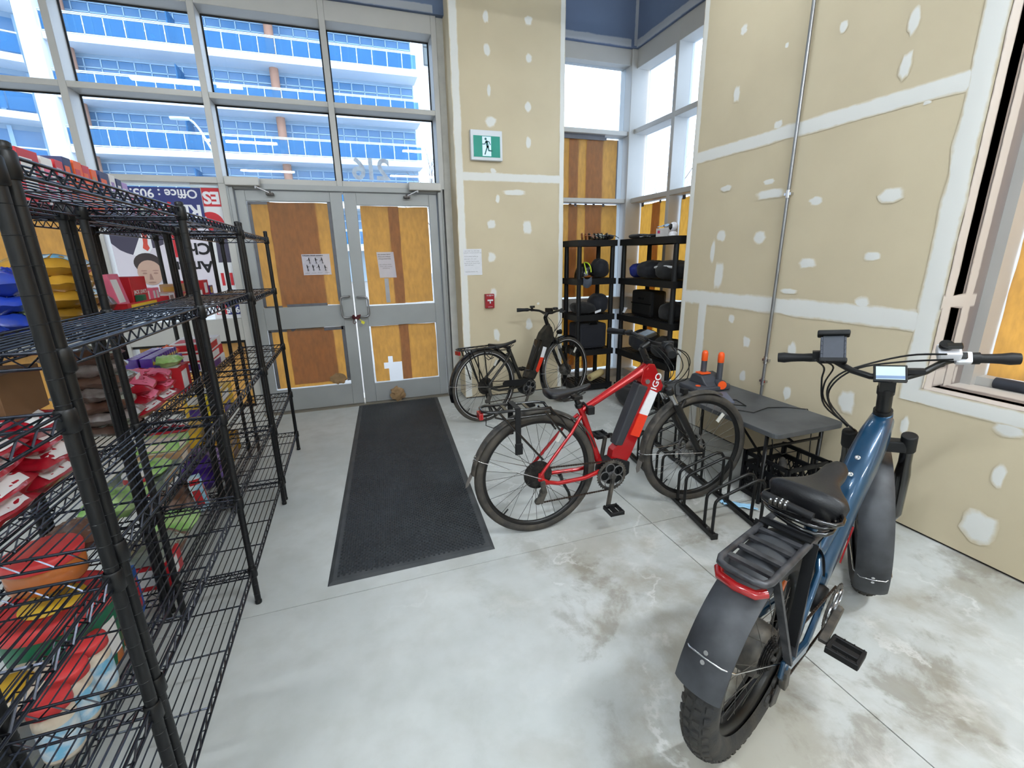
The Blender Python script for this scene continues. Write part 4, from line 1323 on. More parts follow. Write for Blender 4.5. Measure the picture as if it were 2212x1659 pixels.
# ---- red hardtail-style e-bike, front wheel in the floor rack
def red_bike():
    b = thing('electric_bicycle', 'red electric bicycle with muddy tyres standing in the floor bike rack', 'bicycle')
    R, WB = .345, 1.012
    Mx = steer_m((.665, 0, .89), (-.435, 0, .90), -4)
    wheel(b, 'rear_wheel', 0, R, .024, cassette=True, hub=.03, rotor=False)
    wheel(b, 'front_wheel', WB, R, .024, Mx)
    f = MB()
    f.tube([(.648, 0, .872), (.60, 0, .848), (.45, 0, .770), (.262, 0, .672)], [.031, .0265, .021, .0185], 14, flat=1.0)
    f.prism([(.612, .872), (.648, .90), (.682, .893), (.745, .765), (.735, .74), (.70, .725), (.62, .77), (.60, .80)], (0, .029, 0), (1, 0, 0), (0, 0, 1), (0, -.058, 0))
    f.prism([(.615, .79), (.715, .742), (.56, .375), (.535, .335), (.43, .335), (.445, .42), (.47, .445)], (0, .027, 0), (1, 0, 0), (0, 0, 1), (0, -.054, 0))
    f.tube([(.243, 0, .705), (.262, 0, .665), (.335, 0, .46), (.375, 0, .35)], [.018, .0175, .0175, .021], 14)
    for s in (-1, 1):
        f.tube([(.25, s * .016, .645), (.18, s * .05, .57), (.02, s * .064, .388), (0, s * .066, .36)], [.011, .0095, .0095, .012], 8)
        f.tube([(0, s * .066, .34), (.04, s * .066, .315), (.10, s * .064, .298), (.26, s * .055, .298), (.36, s * .04, .315)], [.013, .012, .0125, .0125, .014], 8)
        f.prism([(-.014, .375), (.016, .375), (.022, .33), (.05, .30), (.01, .305), (-.018, .335)], (0, s * .066 + .005, 0), (1, 0, 0), (0, 0, 1), (0, -.01, 0))
    f.build('frame', M['red'], b, bev=.006)
    MB().prism([(.588, .796), (.650, .770), (.502, .440), (.452, .452)], (0, .033, 0), (1, 0, 0), (0, 0, 1), (0, -.066, 0)).build('battery', mat('battery_black', (46, 48, 54), .5, ns=10, na=.1), b, bev=.012)
    y = -.0345
    MB().prism([(.662, .752), (.706, .730), (.652, .602), (.600, .622)], (0, y, 0), (1, 0, 0), (0, 0, 1), (0, .0085, 0)).build('white_sticker', M['reflw'], b)
    MB().prism([(.600, .622), (.652, .602), (.604, .480), (.548, .502)], (0, y, 0), (1, 0, 0), (0, 0, 1), (0, .0085, 0)).build('red_sticker', M['reflr'], b)
    MB().text('IGO', .055, (.700, -.0305, .795), Vector((.36, 0, .93)), Vector((-.93, 0, .36)), 0, .015).build('lettering', M['reflw'], b)
    MB().cyl((.640, -.029, .80), (.640, -.036, .80), .013, n=16).build('battery_lock', M['steel'], b)
    m_ = MB().lathe([(.03, -.05), (.070, -.046), (.078, -.03), (.078, .03), (.070, .046), (.03, .05)], (.445, 0, .295), (0, 1, 0), 28)
    m_.prism([(.40, .34), (.47, .372), (.55, .34), (.548, .27), (.50, .235), (.42, .23)], (0, .04, 0), (1, 0, 0), (0, 0, 1), (0, -.08, 0))
    m_.build('motor', M['black'], b, bev=.006)
    crank(b, .425, .288, R, -.058, math.radians(-101), .165, 5, .088)
    chain(b, .425, .288, .086, 0, R, .05, -.055)
    saddle(b, .06, .305, .795, .075, .022, .042, -.03)
    MB().cyl((.228, 0, .74), (.246, 0, .695), .0145, n=14).cyl((.240, 0, .712), (.248, 0, .690), .022, n=14).box(.205, .255, -.025, .025, .738, .758).build('seatpost', M['bikeblack'], b, bev=.002, seg=1)
    lk = MB().box(.275, .315, -.05, -.018, .655, .70).ring((.285, 0, .69), (.8, 0, .5), .026, .006, 16, 6)
    lk.build('frame_clamp', M['black'], b, bev=.004, seg=1)
    fender(b, 'rear_fender', 0, R, R + .018, .028, 18, 172, None, M['dirty'], wire=(158,), flap='end')
    fender(b, 'front_fender', WB, R, R + .018, .028, 68, 186, Mx, M['dirty'], wire=(178,), flap='end')
    rk = rear_rack(b, -.292, .06, .738, .058, [((-.22, 0), (.012, .45)), ((.03, -.02), (.14, .555))], M['gloss'], True, 2, -.03)
    lo = MB()
    for s in (-1, 1):
        lo.tube([(-.24, s * .05, .735), (-.232, s * .052, .705), (-.19, s * .054, .692), (.06, s * .054, .692)], .005, 6)
        lo.tube([(.06, s * .05, .72), (.12, s * .046, .66), (.17, s * .05, .575)], .005, 6)
    lo.build('lower_rail', M['gloss'], rk)
    MB().box(-.135, -.105, -.068, -.062, .52, .745).box(-.135, -.105, -.068, .064, .741, .748).box(-.135, -.105, .062, .068, .56, .745).box(-.14, -.10, -.076, -.066, .50, .56).build('strap', M['black'], rk, bev=.002, seg=1)
    MB().tube([(-.27, -.01, .70), (-.275, -.02, .66), (-.24, -.03, .645), (-.20, -.03, .665)], .0025, 6).build('lamp_cable', M['bikeblack'], rk)
    ks = MB().tube([(.16, .06, .285), (.175, .075, .26), (.19, .085, .22), (.25, .13, .12), (.275, .15, .035)], [.013, .012, .010, .009, .010], 8)
    ks.build('kickstand', M['bikeblack'], b)
    fk = MB(Mx)
    fk.cyl((.738, 0, .752), (.775, 0, .742), .03, n=14)
    fk.bar((.775, -.055, .735), (.775, .055, .735), .04, .03)
    lower, stan = MB(Mx), MB(Mx)
    for s in (-1, 1):
        fk.cyl((.765, s * .055, .760), (.783, s * .055, .722), .021, n=14)
        stan.cyl((.783, s * .055, .722), (.822, s * .055, .655), .0155, n=14)
        lower.tube([(.818, s * .055, .662), (.90, s * .055, .525), (.99, s * .055, .372), (WB, s * .053, R)], [.021, .0195, .0165, .014], 12)
        lower.box(WB - .018, WB + .014, s * .053 - .009, s * .053 + .009, R - .025, R + .02)
    lower.tube([(.85, .055, .63), (.885, .04, .665), (.905, 0, .675), (.885, -.04, .665), (.85, -.055, .63)], .009, 8)
    lower.box(.95, 1.0, .056, .085, .37, .43)
    fo = fk.build('fork', M['bikeblack'], b, bev=.003, seg=1)
    stan.build('stanchions', M['chrome'], fo)
    lower.build('fork_lowers', M['bikeblack'], fo)
    MB(Mx).box(.885, .918, -.018, .018, .70, .728).cyl((.90, 0, .70), (.87, 0, .66), .006, n=8).build('head_lamp', M['black'], fo, bev=.008)
    st = MB(Mx).cyl((.655, 0, .90), (.612, 0, .985), .0185, n=16).cyl((.66, 0, .893), (.652, 0, .912), .024, n=16)
    st.cyl((.612, 0, .985), (.655, 0, 1.012), .017, n=12)
    for k in range(2):
        st.cyl((.648 - .012 * k, -.02, .925 + .02 * k), (.648 - .012 * k, -.026, .925 + .02 * k), .005, n=8)
    sto = st.build('stem', M['bikeblack'], b)
    h = grips_bar(b, Mx, None, [(.662, 0, 1.012), (.668, .06, 1.014), (.650, .16, 1.030), (.618, .24, 1.030), (.580, .335, 1.024)], .125)
    MB(Mx).obox((.655, .03, 1.05), (.034, 0, .012), (0, .045, 0), (-.004, 0, .010)).build('display', M['gloss'], h, bev=.004)
    sc = MB(Mx).obox((.655, .03, 1.0505), (.026, 0, .009), (0, .036, 0), (-.0041, 0, .0103))
    sc.build('screen', mat('dark_screen', (70, 86, 96), .15), h)
    MB(Mx).cyl((.625, -.20, 1.035), (.62, -.245, 1.035), .026, n=16).box(.60, .66, -.225, -.205, 1.035, 1.062).build('shifter', M['black'], h, bev=.004, seg=1)
    cables(h, Mx, [[(.68, -.20, 1.02), (.76, -.19, .985), (.835, -.12, .90), (.83, -.05, .80), (.76, -.02, .77)], [(.68, -.16, 1.015), (.75, -.14, .97), (.815, -.09, .88), (.80, -.03, .79), (.74, 0, .765)], [(.68, .20, 1.02), (.78, .14, .96), (.83, .02, .86), (.80, 0, .79), (.75, .01, .77)], [(.66, .22, 1.02), (.77, .1, .93), (.80, .0, .84), (.79, 0, .78), (.76, .01, .765)], [(.69, -.19, 1.02), (.79, -.16, .95), (.85, -.09, .82), (.86, .03, .74), (.93, .06, .55)]])
    b.location = (.84, 2.078, 0)
    b.rotation_euler = (math.radians(-.6), 0, math.radians(-1.65))
    return b
# ---- dark step-through e-bike parked along the pier
def black_bike():
    b = thing('electric_bicycle', 'dark step-through electric bicycle with chain guard parked along the tan pier', 'bicycle')
    R, WB = .34, .99
    Mx = steer_m((.75, 0, .80), (-.36, 0, .93), 6)
    wheel(b, 'rear_wheel', 0, R, .021, cassette=True, line=True, rotor=False, hub=.03, hubmotor=.0)
    wheel(b, 'front_wheel', WB, R, .021, Mx, line=True, rotor=False, hubmotor=.055)
    fm = mat('satin_dark_frame', (34, 34, 33), .34, .3, ns=18, col2=(58, 55, 50))
    f = MB()
    f.tube([(.756, 0, .825), (.785, 0, .755), (.805, 0, .69)], [.026, .027, .026], 14)
    f.prism([(.745, .825), (.79, .80), (.812, .72), (.79, .66), (.565, .315), (.50, .30), (.47, .34), (.515, .40), (.635, .70), (.665, .755), (.70, .785)], (0, .032, 0), (1, 0, 0), (0, 0, 1), (0, -.064, 0))
    f.tube([(.288, 0, .635), (.31, 0, .585), (.41, 0, .34)], [.018, .0185, .018], 14)
    for s in (-1, 1):
        f.tube([(.295, s * .016, .60), (.22, s * .05, .545), (.01, s * .064, .355)], [.014, .012, .012], 8)
        f.tube([(0, s * .064, .335), (.12, s * .06, .285), (.28, s * .055, .275), (.40, s * .04, .275)], .0125, 8)
        f.prism([(-.016, .365), (.02, .36), (.03, .31), (.0, .30), (-.02, .325)], (0, s * .064 + .005, 0), (1, 0, 0), (0, 0, 1), (0, -.01, 0))
    f.build('frame', fm, b, bev=.007)
    y = -.0345
    MB().prism([(.674, .622), (.716, .607), (.676, .512), (.634, .522)], (0, y, 0), (1, 0, 0), (0, 0, 1), (0, .0045, 0)).build('white_sticker', M['reflw'], b)
    MB().prism([(.634, .522), (.676, .512), (.612, .385), (.590, .375), (.575, .40)], (0, y, 0), (1, 0, 0), (0, 0, 1), (0, .0045, 0)).build('red_sticker', M['reflr'], b)
    MB().prism([(.62, .70), (.665, .685), (.535, .395), (.495, .405)], (0, .036, 0), (1, 0, 0), (0, 0, 1), (0, -.072, 0)).build('battery', M['gloss'], b, bev=.01)
    m_ = MB().lathe([(.03, -.055), (.074, -.05), (.082, -.03), (.082, .03), (.074, .05), (.03, .055)], (.475, 0, .25), (0, 1, 0), 28)
    m_.prism([(.43, .32), (.53, .33), (.57, .28), (.55, .21), (.45, .17), (.41, .22)], (0, .04, 0), (1, 0, 0), (0, 0, 1), (0, -.08, 0))
    m_.build('motor', M['black'], b, bev=.006)
    MB().prism([(.16, .352), (.19, .368), (.43, .345), (.47, .34), (.42, .30), (.35, .285), (.175, .318), (.158, .33)], (0, -.078, 0), (1, 0, 0), (0, 0, 1), (0, .012, 0)).build('chain_guard', M['black'], b, bev=.003)
    crank(b, .47, .248, R, -.062, math.radians(-118), .16, 5, .078)
    chain(b, .47, .248, .076, 0, R, .045, -.055)
    saddle(b, .10, .365, .70, .080, .022, .045, -.028)
    MB().cyl((.27, 0, .665), (.29, 0, .62), .015, n=14).cyl((.282, 0, .645), (.290, 0, .622), .023, n=14).box(.24, .29, -.03, .03, .655, .675).build('seatpost', M['bikeblack'], b, bev=.002, seg=1)
    fender(b, 'rear_fender', 0, R, R + .016, .028, 10, 196, None, M['gloss'], wire=(172,))
    fender(b, 'front_fender', WB, R, R + .016, .028, 62, 205, Mx, M['gloss'], wire=(178,))
    rk = rear_rack(b, -.245, .13, .70, .06, [((-.15, -.004), (-.02, .35)), ((-.02, -.004), (.0, .36)), ((-.185, -.004), (-.10, .40))], M['gloss'], True, 3, -.02)
    MB().tube([(-.02, -.05, .70), (-.01, -.08, .64), (.03, -.08, .60), (.06, -.07, .62), (.04, -.075, .66), (-.03, -.07, .63), (.02, -.06, .585), (.08, -.06, .60)], .004, 6).build('bungee', M['bikeblack'], rk)
    MB().tube([(.05, .06, .27), (.07, .08, .20), (.16, .14, .03)], [.012, .010, .009], 8).build('kickstand', M['bikeblack'], b)
    fk = MB(Mx)
    fk.bar((.835, -.052, .655), (.835, .052, .655), .035, .03)
    fk.cyl((.808, 0, .69), (.838, 0, .655), .027, n=12)
    stan = MB(Mx)
    for s in (-1, 1):
        fk.cyl((.826, s * .052, .678), (.845, s * .052, .63), .019, n=12)
        stan.cyl((.845, s * .052, .63), (.868, s * .052, .575), .013, n=12)
        fk.tube([(.866, s * .052, .58), (.93, s * .052, .44), (.975, s * .052, .36), (WB, s * .05, R)], [.018, .016, .015, .012], 12)
    fo = fk.build('fork', M['bikeblack'], b, bev=.002, seg=1)
    stan.build('stanchions', M['steel'], fo)
    MB(Mx).cyl((.94, 0, .735), (.90, 0, .735), .026, .02, 14).bar((.90, 0, .73), (.855, 0, .665), .008, .006).build('head_lamp', M['black'], fo)
    MB(Mx).cyl((.756, 0, .825), (.730, 0, .900), .019, n=14).cyl((.730, 0, .90), (.765, 0, .935), .017, n=12).build('stem', M['bikeblack'], b)
    h = grips_bar(b, Mx, None, [(.77, 0, .935), (.775, .05, .937), (.77, .12, .958), (.735, .22, .970), (.64, .305, .972)], .12)
    MB(Mx).box(.775, .80, -.045, .045, .925, .985).build('display', M['gloss'], h, bev=.004)
    MB(Mx).ring((.72, -.15, .985), (0, 0, 1), .018, .012, 14, 6).cyl((.725, .17, .99), (.725, .17, 1.01), .026, n=14).build('bell', M['bikeblack'], h)
    cables(h, Mx, [[(.79, -.18, .965), (.86, -.14, .91), (.88, -.06, .82), (.84, 0, .74)], [(.79, -.14, .955), (.85, -.09, .87), (.86, -.02, .78), (.82, 0, .72)], [(.79, .15, .955), (.87, .08, .87), (.88, .02, .78), (.85, .03, .70)]])
    b.location = (1.059, 3.882, 0)
    b.rotation_euler = (math.radians(-1.5), 0, math.radians(16.0))
    return b
# ---- blue fat-tyre e-bike in the foreground
def fat_bike():
    b = thing('fat_tyre_bicycle', 'teal blue fat-tyre electric bicycle with wide black fenders and a cable lock on its rack', 'bicycle')
    R, WB, TW = .338, 1.108, .047
    AX = Vector((-.36, 0, .93))
    Mx = steer_m((.874, 0, .848), AX, 20.5)
    wheel(b, 'rear_wheel', 0, R, TW, rubber=M['fatrubber'], knobs=56, cassette=True, hubmotor=.075, depth=.016)
    wheel(b, 'front_wheel', WB, R, TW, Mx, rubber=M['fatrubber'], knobs=56, depth=.016)
    f = MB()
    def oval_tube(pts, ws, hs):
        rings = []
        P = [Vector(p) for p in pts]
        for i, p in enumerate(P):
            t = (P[min(i + 1, len(P) - 1)] - P[max(i - 1, 0)]).normalized()
            nrm = Vector((0, 1, 0)).cross(t).normalized()
            rings.append([p + Vector((0, 1, 0)) * ws[i] * math.copysign(abs(math.cos(a)) ** .7, math.cos(a)) + nrm * hs[i] * math.copysign(abs(math.sin(a)) ** .7, math.sin(a)) for a in [2 * PI * j / 20 for j in range(20)]])
        f.loft(rings)
    oval_tube([(.885, 0, .855), (.83, 0, .80), (.76, 0, .735), (.69, 0, .665), (.63, 0, .58), (.595, 0, .48), (.545, 0, .38), (.49, 0, .31)], [.036, .046, .050, .048, .044, .040, .036, .034], [.040, .060, .064, .062, .058, .053, .049, .045])
    f.tube([(.860, 0, .885), (.885, 0, .835), (.915, 0, .755)], [.031, .033, .032], 16)
    f.tube([(.285, 0, .66), (.31, 0, .58), (.40, 0, .30)], .019, 14)
    f.tube([(.60, 0, .545), (.45, 0, .46), (.335, 0, .50)], [.024, .020, .018], 12)
    for s in (-1, 1):
        f.tube([(.30, s * .02, .60), (.22, s * .065, .53), (.01, s * .085, .35)], [.012, .011, .012], 8)
        f.bar((0, s * .086, .325), (.20, s * .078, .27), .018, .036)
        f.bar((.20, s * .078, .27), (.45, s * .045, .27), .018, .034)
        f.prism([(-.02, .365), (.03, .36), (.04, .30), (.0, .28), (-.025, .31)], (0, s * .086 + .006, 0), (1, 0, 0), (0, 0, 1), (0, -.012, 0))
    f.build('frame', M['blue'], b, bev=.004, seg=1)
    bo = MB()
    for (x, z) in ((.672, .765), (.628, .713)):
        bo.lathe([(.0, -.001), (.009, -.001), (.009, .004), (.004, .004), (.003, .002), (0, .002)], (x - .012, 0, z - .008 - .0), (-.70, 0, .71), 14)
    bo.build('bolt', M['chrome'], b)
    MB().prism([(.640, .50), (.647, .49), (.585, .365), (.577, .375)], (0, -.043, 0), (1, 0, 0), (0, 0, 1), (0, .004, 0)).build('red_stripe', M['redlens'], b)
    m_ = MB().lathe([(.02, -.05), (.05, -.046), (.055, -.03), (.055, .03), (.05, .046), (.02, .05)], (.455, 0, .275), (0, 1, 0), 24)
    m_.build('bottom_bracket', M['black'], b)
    crank(b, .455, .272, R, -.075, math.radians(183), .17, 5, .085)
    chain(b, .455, .272, .083, 0, R, .05, -.07)
    saddle(b, .165, .455, .782, .110, .036, .088, -.015)
    MB().cyl((.275, 0, .71), (.288, 0, .66), .0165, n=14).cyl((.282, 0, .68), (.288, 0, .655), .025, n=14).box(.24, .31, -.035, .035, .69, .715).build('seatpost', M['bikeblack'], b, bev=.002, seg=1)
    fender(b, 'rear_fender', 0, R, R + .026, .060, 20, 166, None, M['fender'], 62, wire=(151,))
    fender(b, 'front_fender', WB, R, R + .026, .056, 50, 212, Mx, M['fender'], 62, wire=(196,))
    rkm = mat('worn_black_rack', (40, 41, 45), .42, .3, ns=26, col2=(74, 74, 78))
    x0, x1, z, hw = -.20, .25, .70, .063
    o = MB()
    o.tube([(x1, hw, z), (x0 + .03, hw, z), (x0 + .008, hw - .008, z), (x0, hw - .03, z), (x0, -hw + .03, z), (x0 + .008, -hw + .008, z), (x0 + .03, -hw, z), (x1, -hw, z)], .0095, 10)
    for x in (-.145, -.085, -.025, .035, .10, .18, .245):
        o.bar((x, -hw, z), (x, hw, z), .018, .009)
    rk = o.build('cargo_rack', rkm, b)
    st = MB()
    for s in (-1, 1):
        st.bar((-.14, s * hw, z - .004), (-.005, s * .095, .36), .010, .020, (0, 1, 0))
        st.bar((.20, s * hw, z - .004), (.265, s * .03, .60), .010, .016, (0, 1, 0))
        st.bar((.10, s * hw, z - .004), (.02, s * .095, .37), .010, .018, (0, 1, 0))
    st.build('rack_stay', rkm, rk)
    MB().tube([(x0 + .02, .06, z - .028), (x0 - .004, .045, z - .03), (x0 - .010, 0, z - .032), (x0 - .004, -.045, z - .03), (x0 + .02, -.06, z - .028)], .0125, 10).build('tail_lamp', M['redlens'], rk)
    sp = MB()
    for s in (-1, 1):
        sp.bar((.07, s * (hw + .006), z + .006), (.02, s * (hw + .020), .40), .004, .03, (0, 1, 0))
    sp.bar((.07, -hw - .006, z + .012), (.07, hw + .006, z + .012), .03, .004)
    sp.build('strap', M['black'], rk)
    # fork with two broad crown shoulders, steered to the left
    fk = MB(Mx)
    fk.bar((.930, -.085, .735), (.930, .085, .735), .055, .045)
    lower = MB(Mx)
    for s in (-1, 1):
        fk.cyl((.912, s * .092, .785), (.938, s * .092, .715), .026, n=16)
        lower.tube([(.938, s * .092, .72), (.962, s * .092, .655), (.985, s * .092, .60), (1.045, s * .09, .40), (WB, s * .085, R)], [.021, .021, .026, .022, .017], 14)
        lower.box(WB - .02, WB + .02, s * .085 - .01, s * .085 + .01, R - .03, R + .02)
    fo = fk.build('fork', M['black'], b, bev=.006)
    lower.build('fork_lowers', M['gloss'], fo)
    MB(Mx).cyl((.862, 0, .882), (.828, 0, .985), .0235, n=18).cyl((.868, 0, .868), (.858, 0, .895), .030, n=18).cyl((.834, 0, .965), (.826, 0, .99), .027, n=18).bar((.825, 0, .985), (.805, 0, 1.03), .045, .045).build('stem', M['bikeblack'], b)
    h = grips_bar(b, Mx, None, [(.805, 0, 1.03), (.812, .05, 1.032), (.838, .105, 1.048), (.872, .155, 1.076), (.893, .20, 1.086), (.90, .345, 1.084)], .135, cone=True)
    c0 = Vector((.768, 0, 1.052))
    MB(Mx).obox(c0, Vector((.016, 0, .026)), Vector((0, .047, 0)), Vector((-.007, 0, .0045))).build('display', M['gloss'], h, bev=.003)
    MB(Mx).obox(c0 + Vector((-.0068, 0, .0044)), Vector((.0125, 0, .0205)), Vector((0, .040, 0)), Vector((-.001, 0, .0006))).build('screen', mat('lcd_screen', (186, 204, 206), .2, ns=14, na=.1), h)
    MB(Mx).obox(c0 + Vector((-.0155, 0, -.0085)), Vector((.0028, 0, .0046)), Vector((0, .040, 0)), Vector((-.001, 0, .0006))).build('screen_band', mat('lcd_band', (120, 140, 172), .2, ns=14), h)
    # phone holder beside the left grip
    pc = Vector((.855, .165, 1.130))
    ph = MB(Mx).obox(pc, Vector((.020, 0, .042)), Vector((0, .034, 0)), Vector((-.009, 0, .0045)))
    for k in range(5):
        for s in (-1, 1):
            ph.obox(pc + Vector((.020, 0, .042)) * (k * .36 - .72) + Vector((0, s * .037, 0)), Vector((.004, 0, .008)), Vector((0, .004, 0)), Vector((-.010, 0, .005)))
    ph.cyl(pc + Vector((.0, 0, -.02)), (.872, .155, 1.078), .016, n=12)
    po = ph.build('phone_holder', mat('grey_rubber_pad', (62, 66, 76), .6, ns=30), h, bev=.002, seg=1)
    MB(Mx).obox(pc + Vector((.024, 0, .052)), Vector((.004, 0, .009)), Vector((0, .052, 0)), Vector((-.020, 0, .010))).obox(pc + Vector((-.018, 0, -.045)), Vector((.004, 0, .008)), Vector((0, .045, 0)), Vector((-.016, 0, .008))).build('phone_clamp', M['black'], po, bev=.006)
    wb_ = MB(Mx).obox((.865, -.165, 1.112), (.022, 0, .016), (0, .032, 0), (-.010, 0, .014))
    wb_.obox((.872, -.205, 1.090), (.010, 0, .018), (0, .022, 0), (-.014, 0, .008))
    wb_.build('white_shifter', mat('white_shifter_plastic', (214, 214, 220), .35, ns=20, na=.05), h, bev=.008)
    MB(Mx).cyl((.858, -.155, 1.132), (.848, -.155, 1.146), .020, n=16).obox((.866, -.200, 1.096), (.006, 0, .010), (0, .012, 0), (-.014, 0, .009)).obox((.842, -.175, 1.138), (.008, 0, .005), (0, .02, 0), (0, 0, .006)).build('shifter_dial', M['gloss'], h, bev=.002, seg=1)
    MB(Mx).cyl((.893, -.222, 1.086), (.895, -.25, 1.086), .021, n=16).box(.875, .91, .205, .23, 1.075, 1.112).box(.80, .84, -.10, -.055, 1.045, 1.06).build('throttle', M['black'], h)
    cables(h, Mx, [[(.81, -.15, 1.115), (.87, -.06, 1.10), (.89, .06, 1.06), (.885, .14, 1.02), (.90, .175, .95), (.915, .15, .86), (.905, .085, .80)],
                   [(.82, -.17, 1.095), (.88, -.05, 1.075), (.895, .08, 1.045), (.90, .155, .98), (.92, .165, .90), (.91, .09, .80)],
                   [(.82, .19, 1.085), (.87, .16, 1.05), (.90, .185, .98), (.925, .18, .90), (.915, .10, .80)],
                   [(.82, .22, 1.09), (.865, .19, 1.05), (.895, .195, .99), (.93, .18, .88), (.915, .09, .80), (.92, .06, .77)]], .0034)
    # combination cable lock coiled on the rack is a thing of its own (built below)
    b.location = (1.021, .823, 0)
    b.rotation_euler = (math.radians(2.0), 0, math.radians(19.5))
    return b
RB, BB_, FB = red_bike(), black_bike(), fat_bike()
# coiled combination lock resting on the fat bike's rack
def coil_lock():
    t = thing('cable_lock', 'coiled black combination cable lock lying on the blue bicycle rack under its saddle', 'lock')
    mb = MB()
    pts = []
    for i in range(64):
        a = 2 * PI * i / 20
        r = .088 + .008 * math.sin(i * .7)
        pts.append((.150 + r * .75 * math.cos(a) + .012 * math.sin(i * .31), r * 1.15 * math.sin(a), .722 + .0145 * i / 20 + .004 * math.sin(i * .9)))
    mb.tube(pts, .0062, 8)
    mb.build('cable', M['gloss'], t)
    e = Vector((.095, .01, .772))
    mb = MB().cyl(e + Vector((0, .075, .006)), e + Vector((0, -.06, -.004)), .0125, n=14)
    mb.build('lock_body', M['black'], t)
    di = MB()
    for k in range(4):
        di.cyl(e + Vector((0, .004 + .013 * k, 0)), e + Vector((0, .013 + .013 * k, 0)), .0142, n=14)
    d = di.build('dials', M['dirty'], t)
    dg = MB()
    for k in range(4):
        for j in range(3):
            a = .5 + j * .55
            c = e + Vector((-.0145 * math.cos(a), .0085 + .013 * k, .0145 * math.sin(a)))
            dg.obox(c, Vector((math.sin(a), 0, math.cos(a))) * .0022, (0, .0018, 0), Vector((-math.cos(a), 0, math.sin(a))) * .0005)
    dg.build('digits', M['reflw'], d)
    t.location = FB.location
    t.rotation_euler = FB.rotation_euler
coil_lock()
# ================================================================ ENTRANCE MAT
mt = thing('entrance_mat', 'long black ribbed rubber entrance mat in front of the double doors', 'mat', (.26, 3.43, 0))
mx0, mx1, my0, my1 = -.15, .67, 1.99, 4.80
SK = lambda y: (y - 3.43) * .071          # the mat lies slightly askew
mb = MB()
def quad4(x0, x1, y0, y1, z):
    return [(x0 + SK(y0), y0, z), (x1 + SK(y0), y0, z), (x1 + SK(y1), y1, z), (x0 + SK(y1), y1, z)]
lo = quad4(mx0, mx1, my0, my1, .0005)
hi = quad4(mx0 + .02, mx1 - .02, my0 + .02, my1 - .02, .009)
mb.add(lo + hi, [(4, 5, 6, 7), (0, 1, 5, 4), (1, 2, 6, 5), (2, 3, 7, 6), (3, 0, 4, 7)])
MR = mat('mat_rubber', (30, 34, 39), .62, ns=5, col2=(40, 45, 50), bump=.05, bs=120)
mb.build('border', mat('mat_border', (48, 51, 54), .6, ns=8, col2=(66, 68, 70)), mt)
rb = MB()
nx = 58
for i in range(nx):
    x = mx0 + .045 + (mx1 - mx0 - .09) * i / (nx - 1)
    a, b_ = my0 + .045, my1 - .045
    n = 95
    w = .0042
    for j in range(n):
        ya = a + (b_ - a) * (j + (.5 if i % 2 else 0)) / n
        yb = ya + (b_ - a) / n * .68
        if yb > b_ + .01:
            continue
        rb.add([(x - w + SK(ya), ya, .0135), (x + w + SK(ya), ya, .0135), (x + w + SK(yb), yb, .0135), (x - w + SK(yb), yb, .0135),
                (x - w - .001 + SK(ya), ya - .001, .009), (x + w + .001 + SK(ya), ya - .001, .009), (x + w + .001 + SK(yb), yb + .001, .009), (x - w - .001 + SK(yb), yb + .001, .009)],
               [(0, 1, 2, 3), (4, 5, 1, 0), (5, 6, 2, 1), (6, 7, 3, 2), (7, 4, 0, 3)])
rb.build('ribs', MR, mt)['kind'] = 'stuff'

# ================================================================ WIRE RACKS
WIRE, POST = M['wirecoat'], M['post']
def shelf(parent, x0, x1, y0, y1, z, cross=3, skip0=False):
    """wire deck: long wires, cross rods, and a two-wire truss edge all round"""
    r = .0024
    d = MB()
    n = max(8, round((x1 - x0) / .0255))
    for i in range(1, n):
        x = x0 + (x1 - x0) * i / n
        d.tube([(x, y0, z), (x, y1, z)], r, 4, caps=False)
    for i in range(1, cross + 1):
        y = y0 + (y1 - y0) * i / (cross + 1)
        d.tube([(x0, y, z - .005), (x1, y, z - .005)], .0032, 5, caps=False)
    o = d.build('wire_shelf', WIRE, parent)
    e = MB()
    for (a, b_) in (((x0, y0), (x0, y1)), ((x1, y0), (x1, y1)), ((x0, y0), (x1, y0)), ((x0, y1), (x1, y1))):
        A, B = Vector((*a, 0)), Vector((*b_, 0))
        L = (B - A).length
        e.tube([A + Vector((0, 0, z + .003)), B + Vector((0, 0, z + .003))], .0036, 6, caps=False)
        e.tube([A + Vector((0, 0, z - .027)), B + Vector((0, 0, z - .027))], .0036, 6, caps=False)
        k = max(4, round(L / .028))
        zz = [A.lerp(B, i / k) + Vector((0, 0, z + .001 if i % 2 else z - .025)) for i in range(k + 1)]
        e.tube(zz, .0024, 4, caps=False)
    e.build('truss_edge', WIRE, o)
    for x in (x0, x1):
        for y in ((y1,) if skip0 else (y0, y1)):
            MB().lathe([(.0150, -.034), (.0185, -.030), (.0175, .010), (.0150, .014)], (x, y, z - .004), (0, 0, 1), 12).build('corner_sleeve', POST, o)
    return o
def rack_post(parent, x, y, h):
    m = MB().cyl((x, y, .022), (x, y, h), .0126, n=14)
    m.lathe([(.006, 0), (.014, .001), (.014, .014), (.010, .018), (.010, .026)], (x, y, 0), (0, 0, 1), 12)
    m.lathe([(.0135, h - .004), (.0135, h + .004), (.010, h + .007), (0, h + .008)], (x, y, 0), (0, 0, 1), 12)
    for i in range(int(h / .0254)):
        z = .05 + .0254 * i
        if z < h - .01 and i % 2 == 0:
            m.ring((x, y, z), (0, 0, 1), .0124, .0011, 12, 4)
    m.build('post', POST, parent)
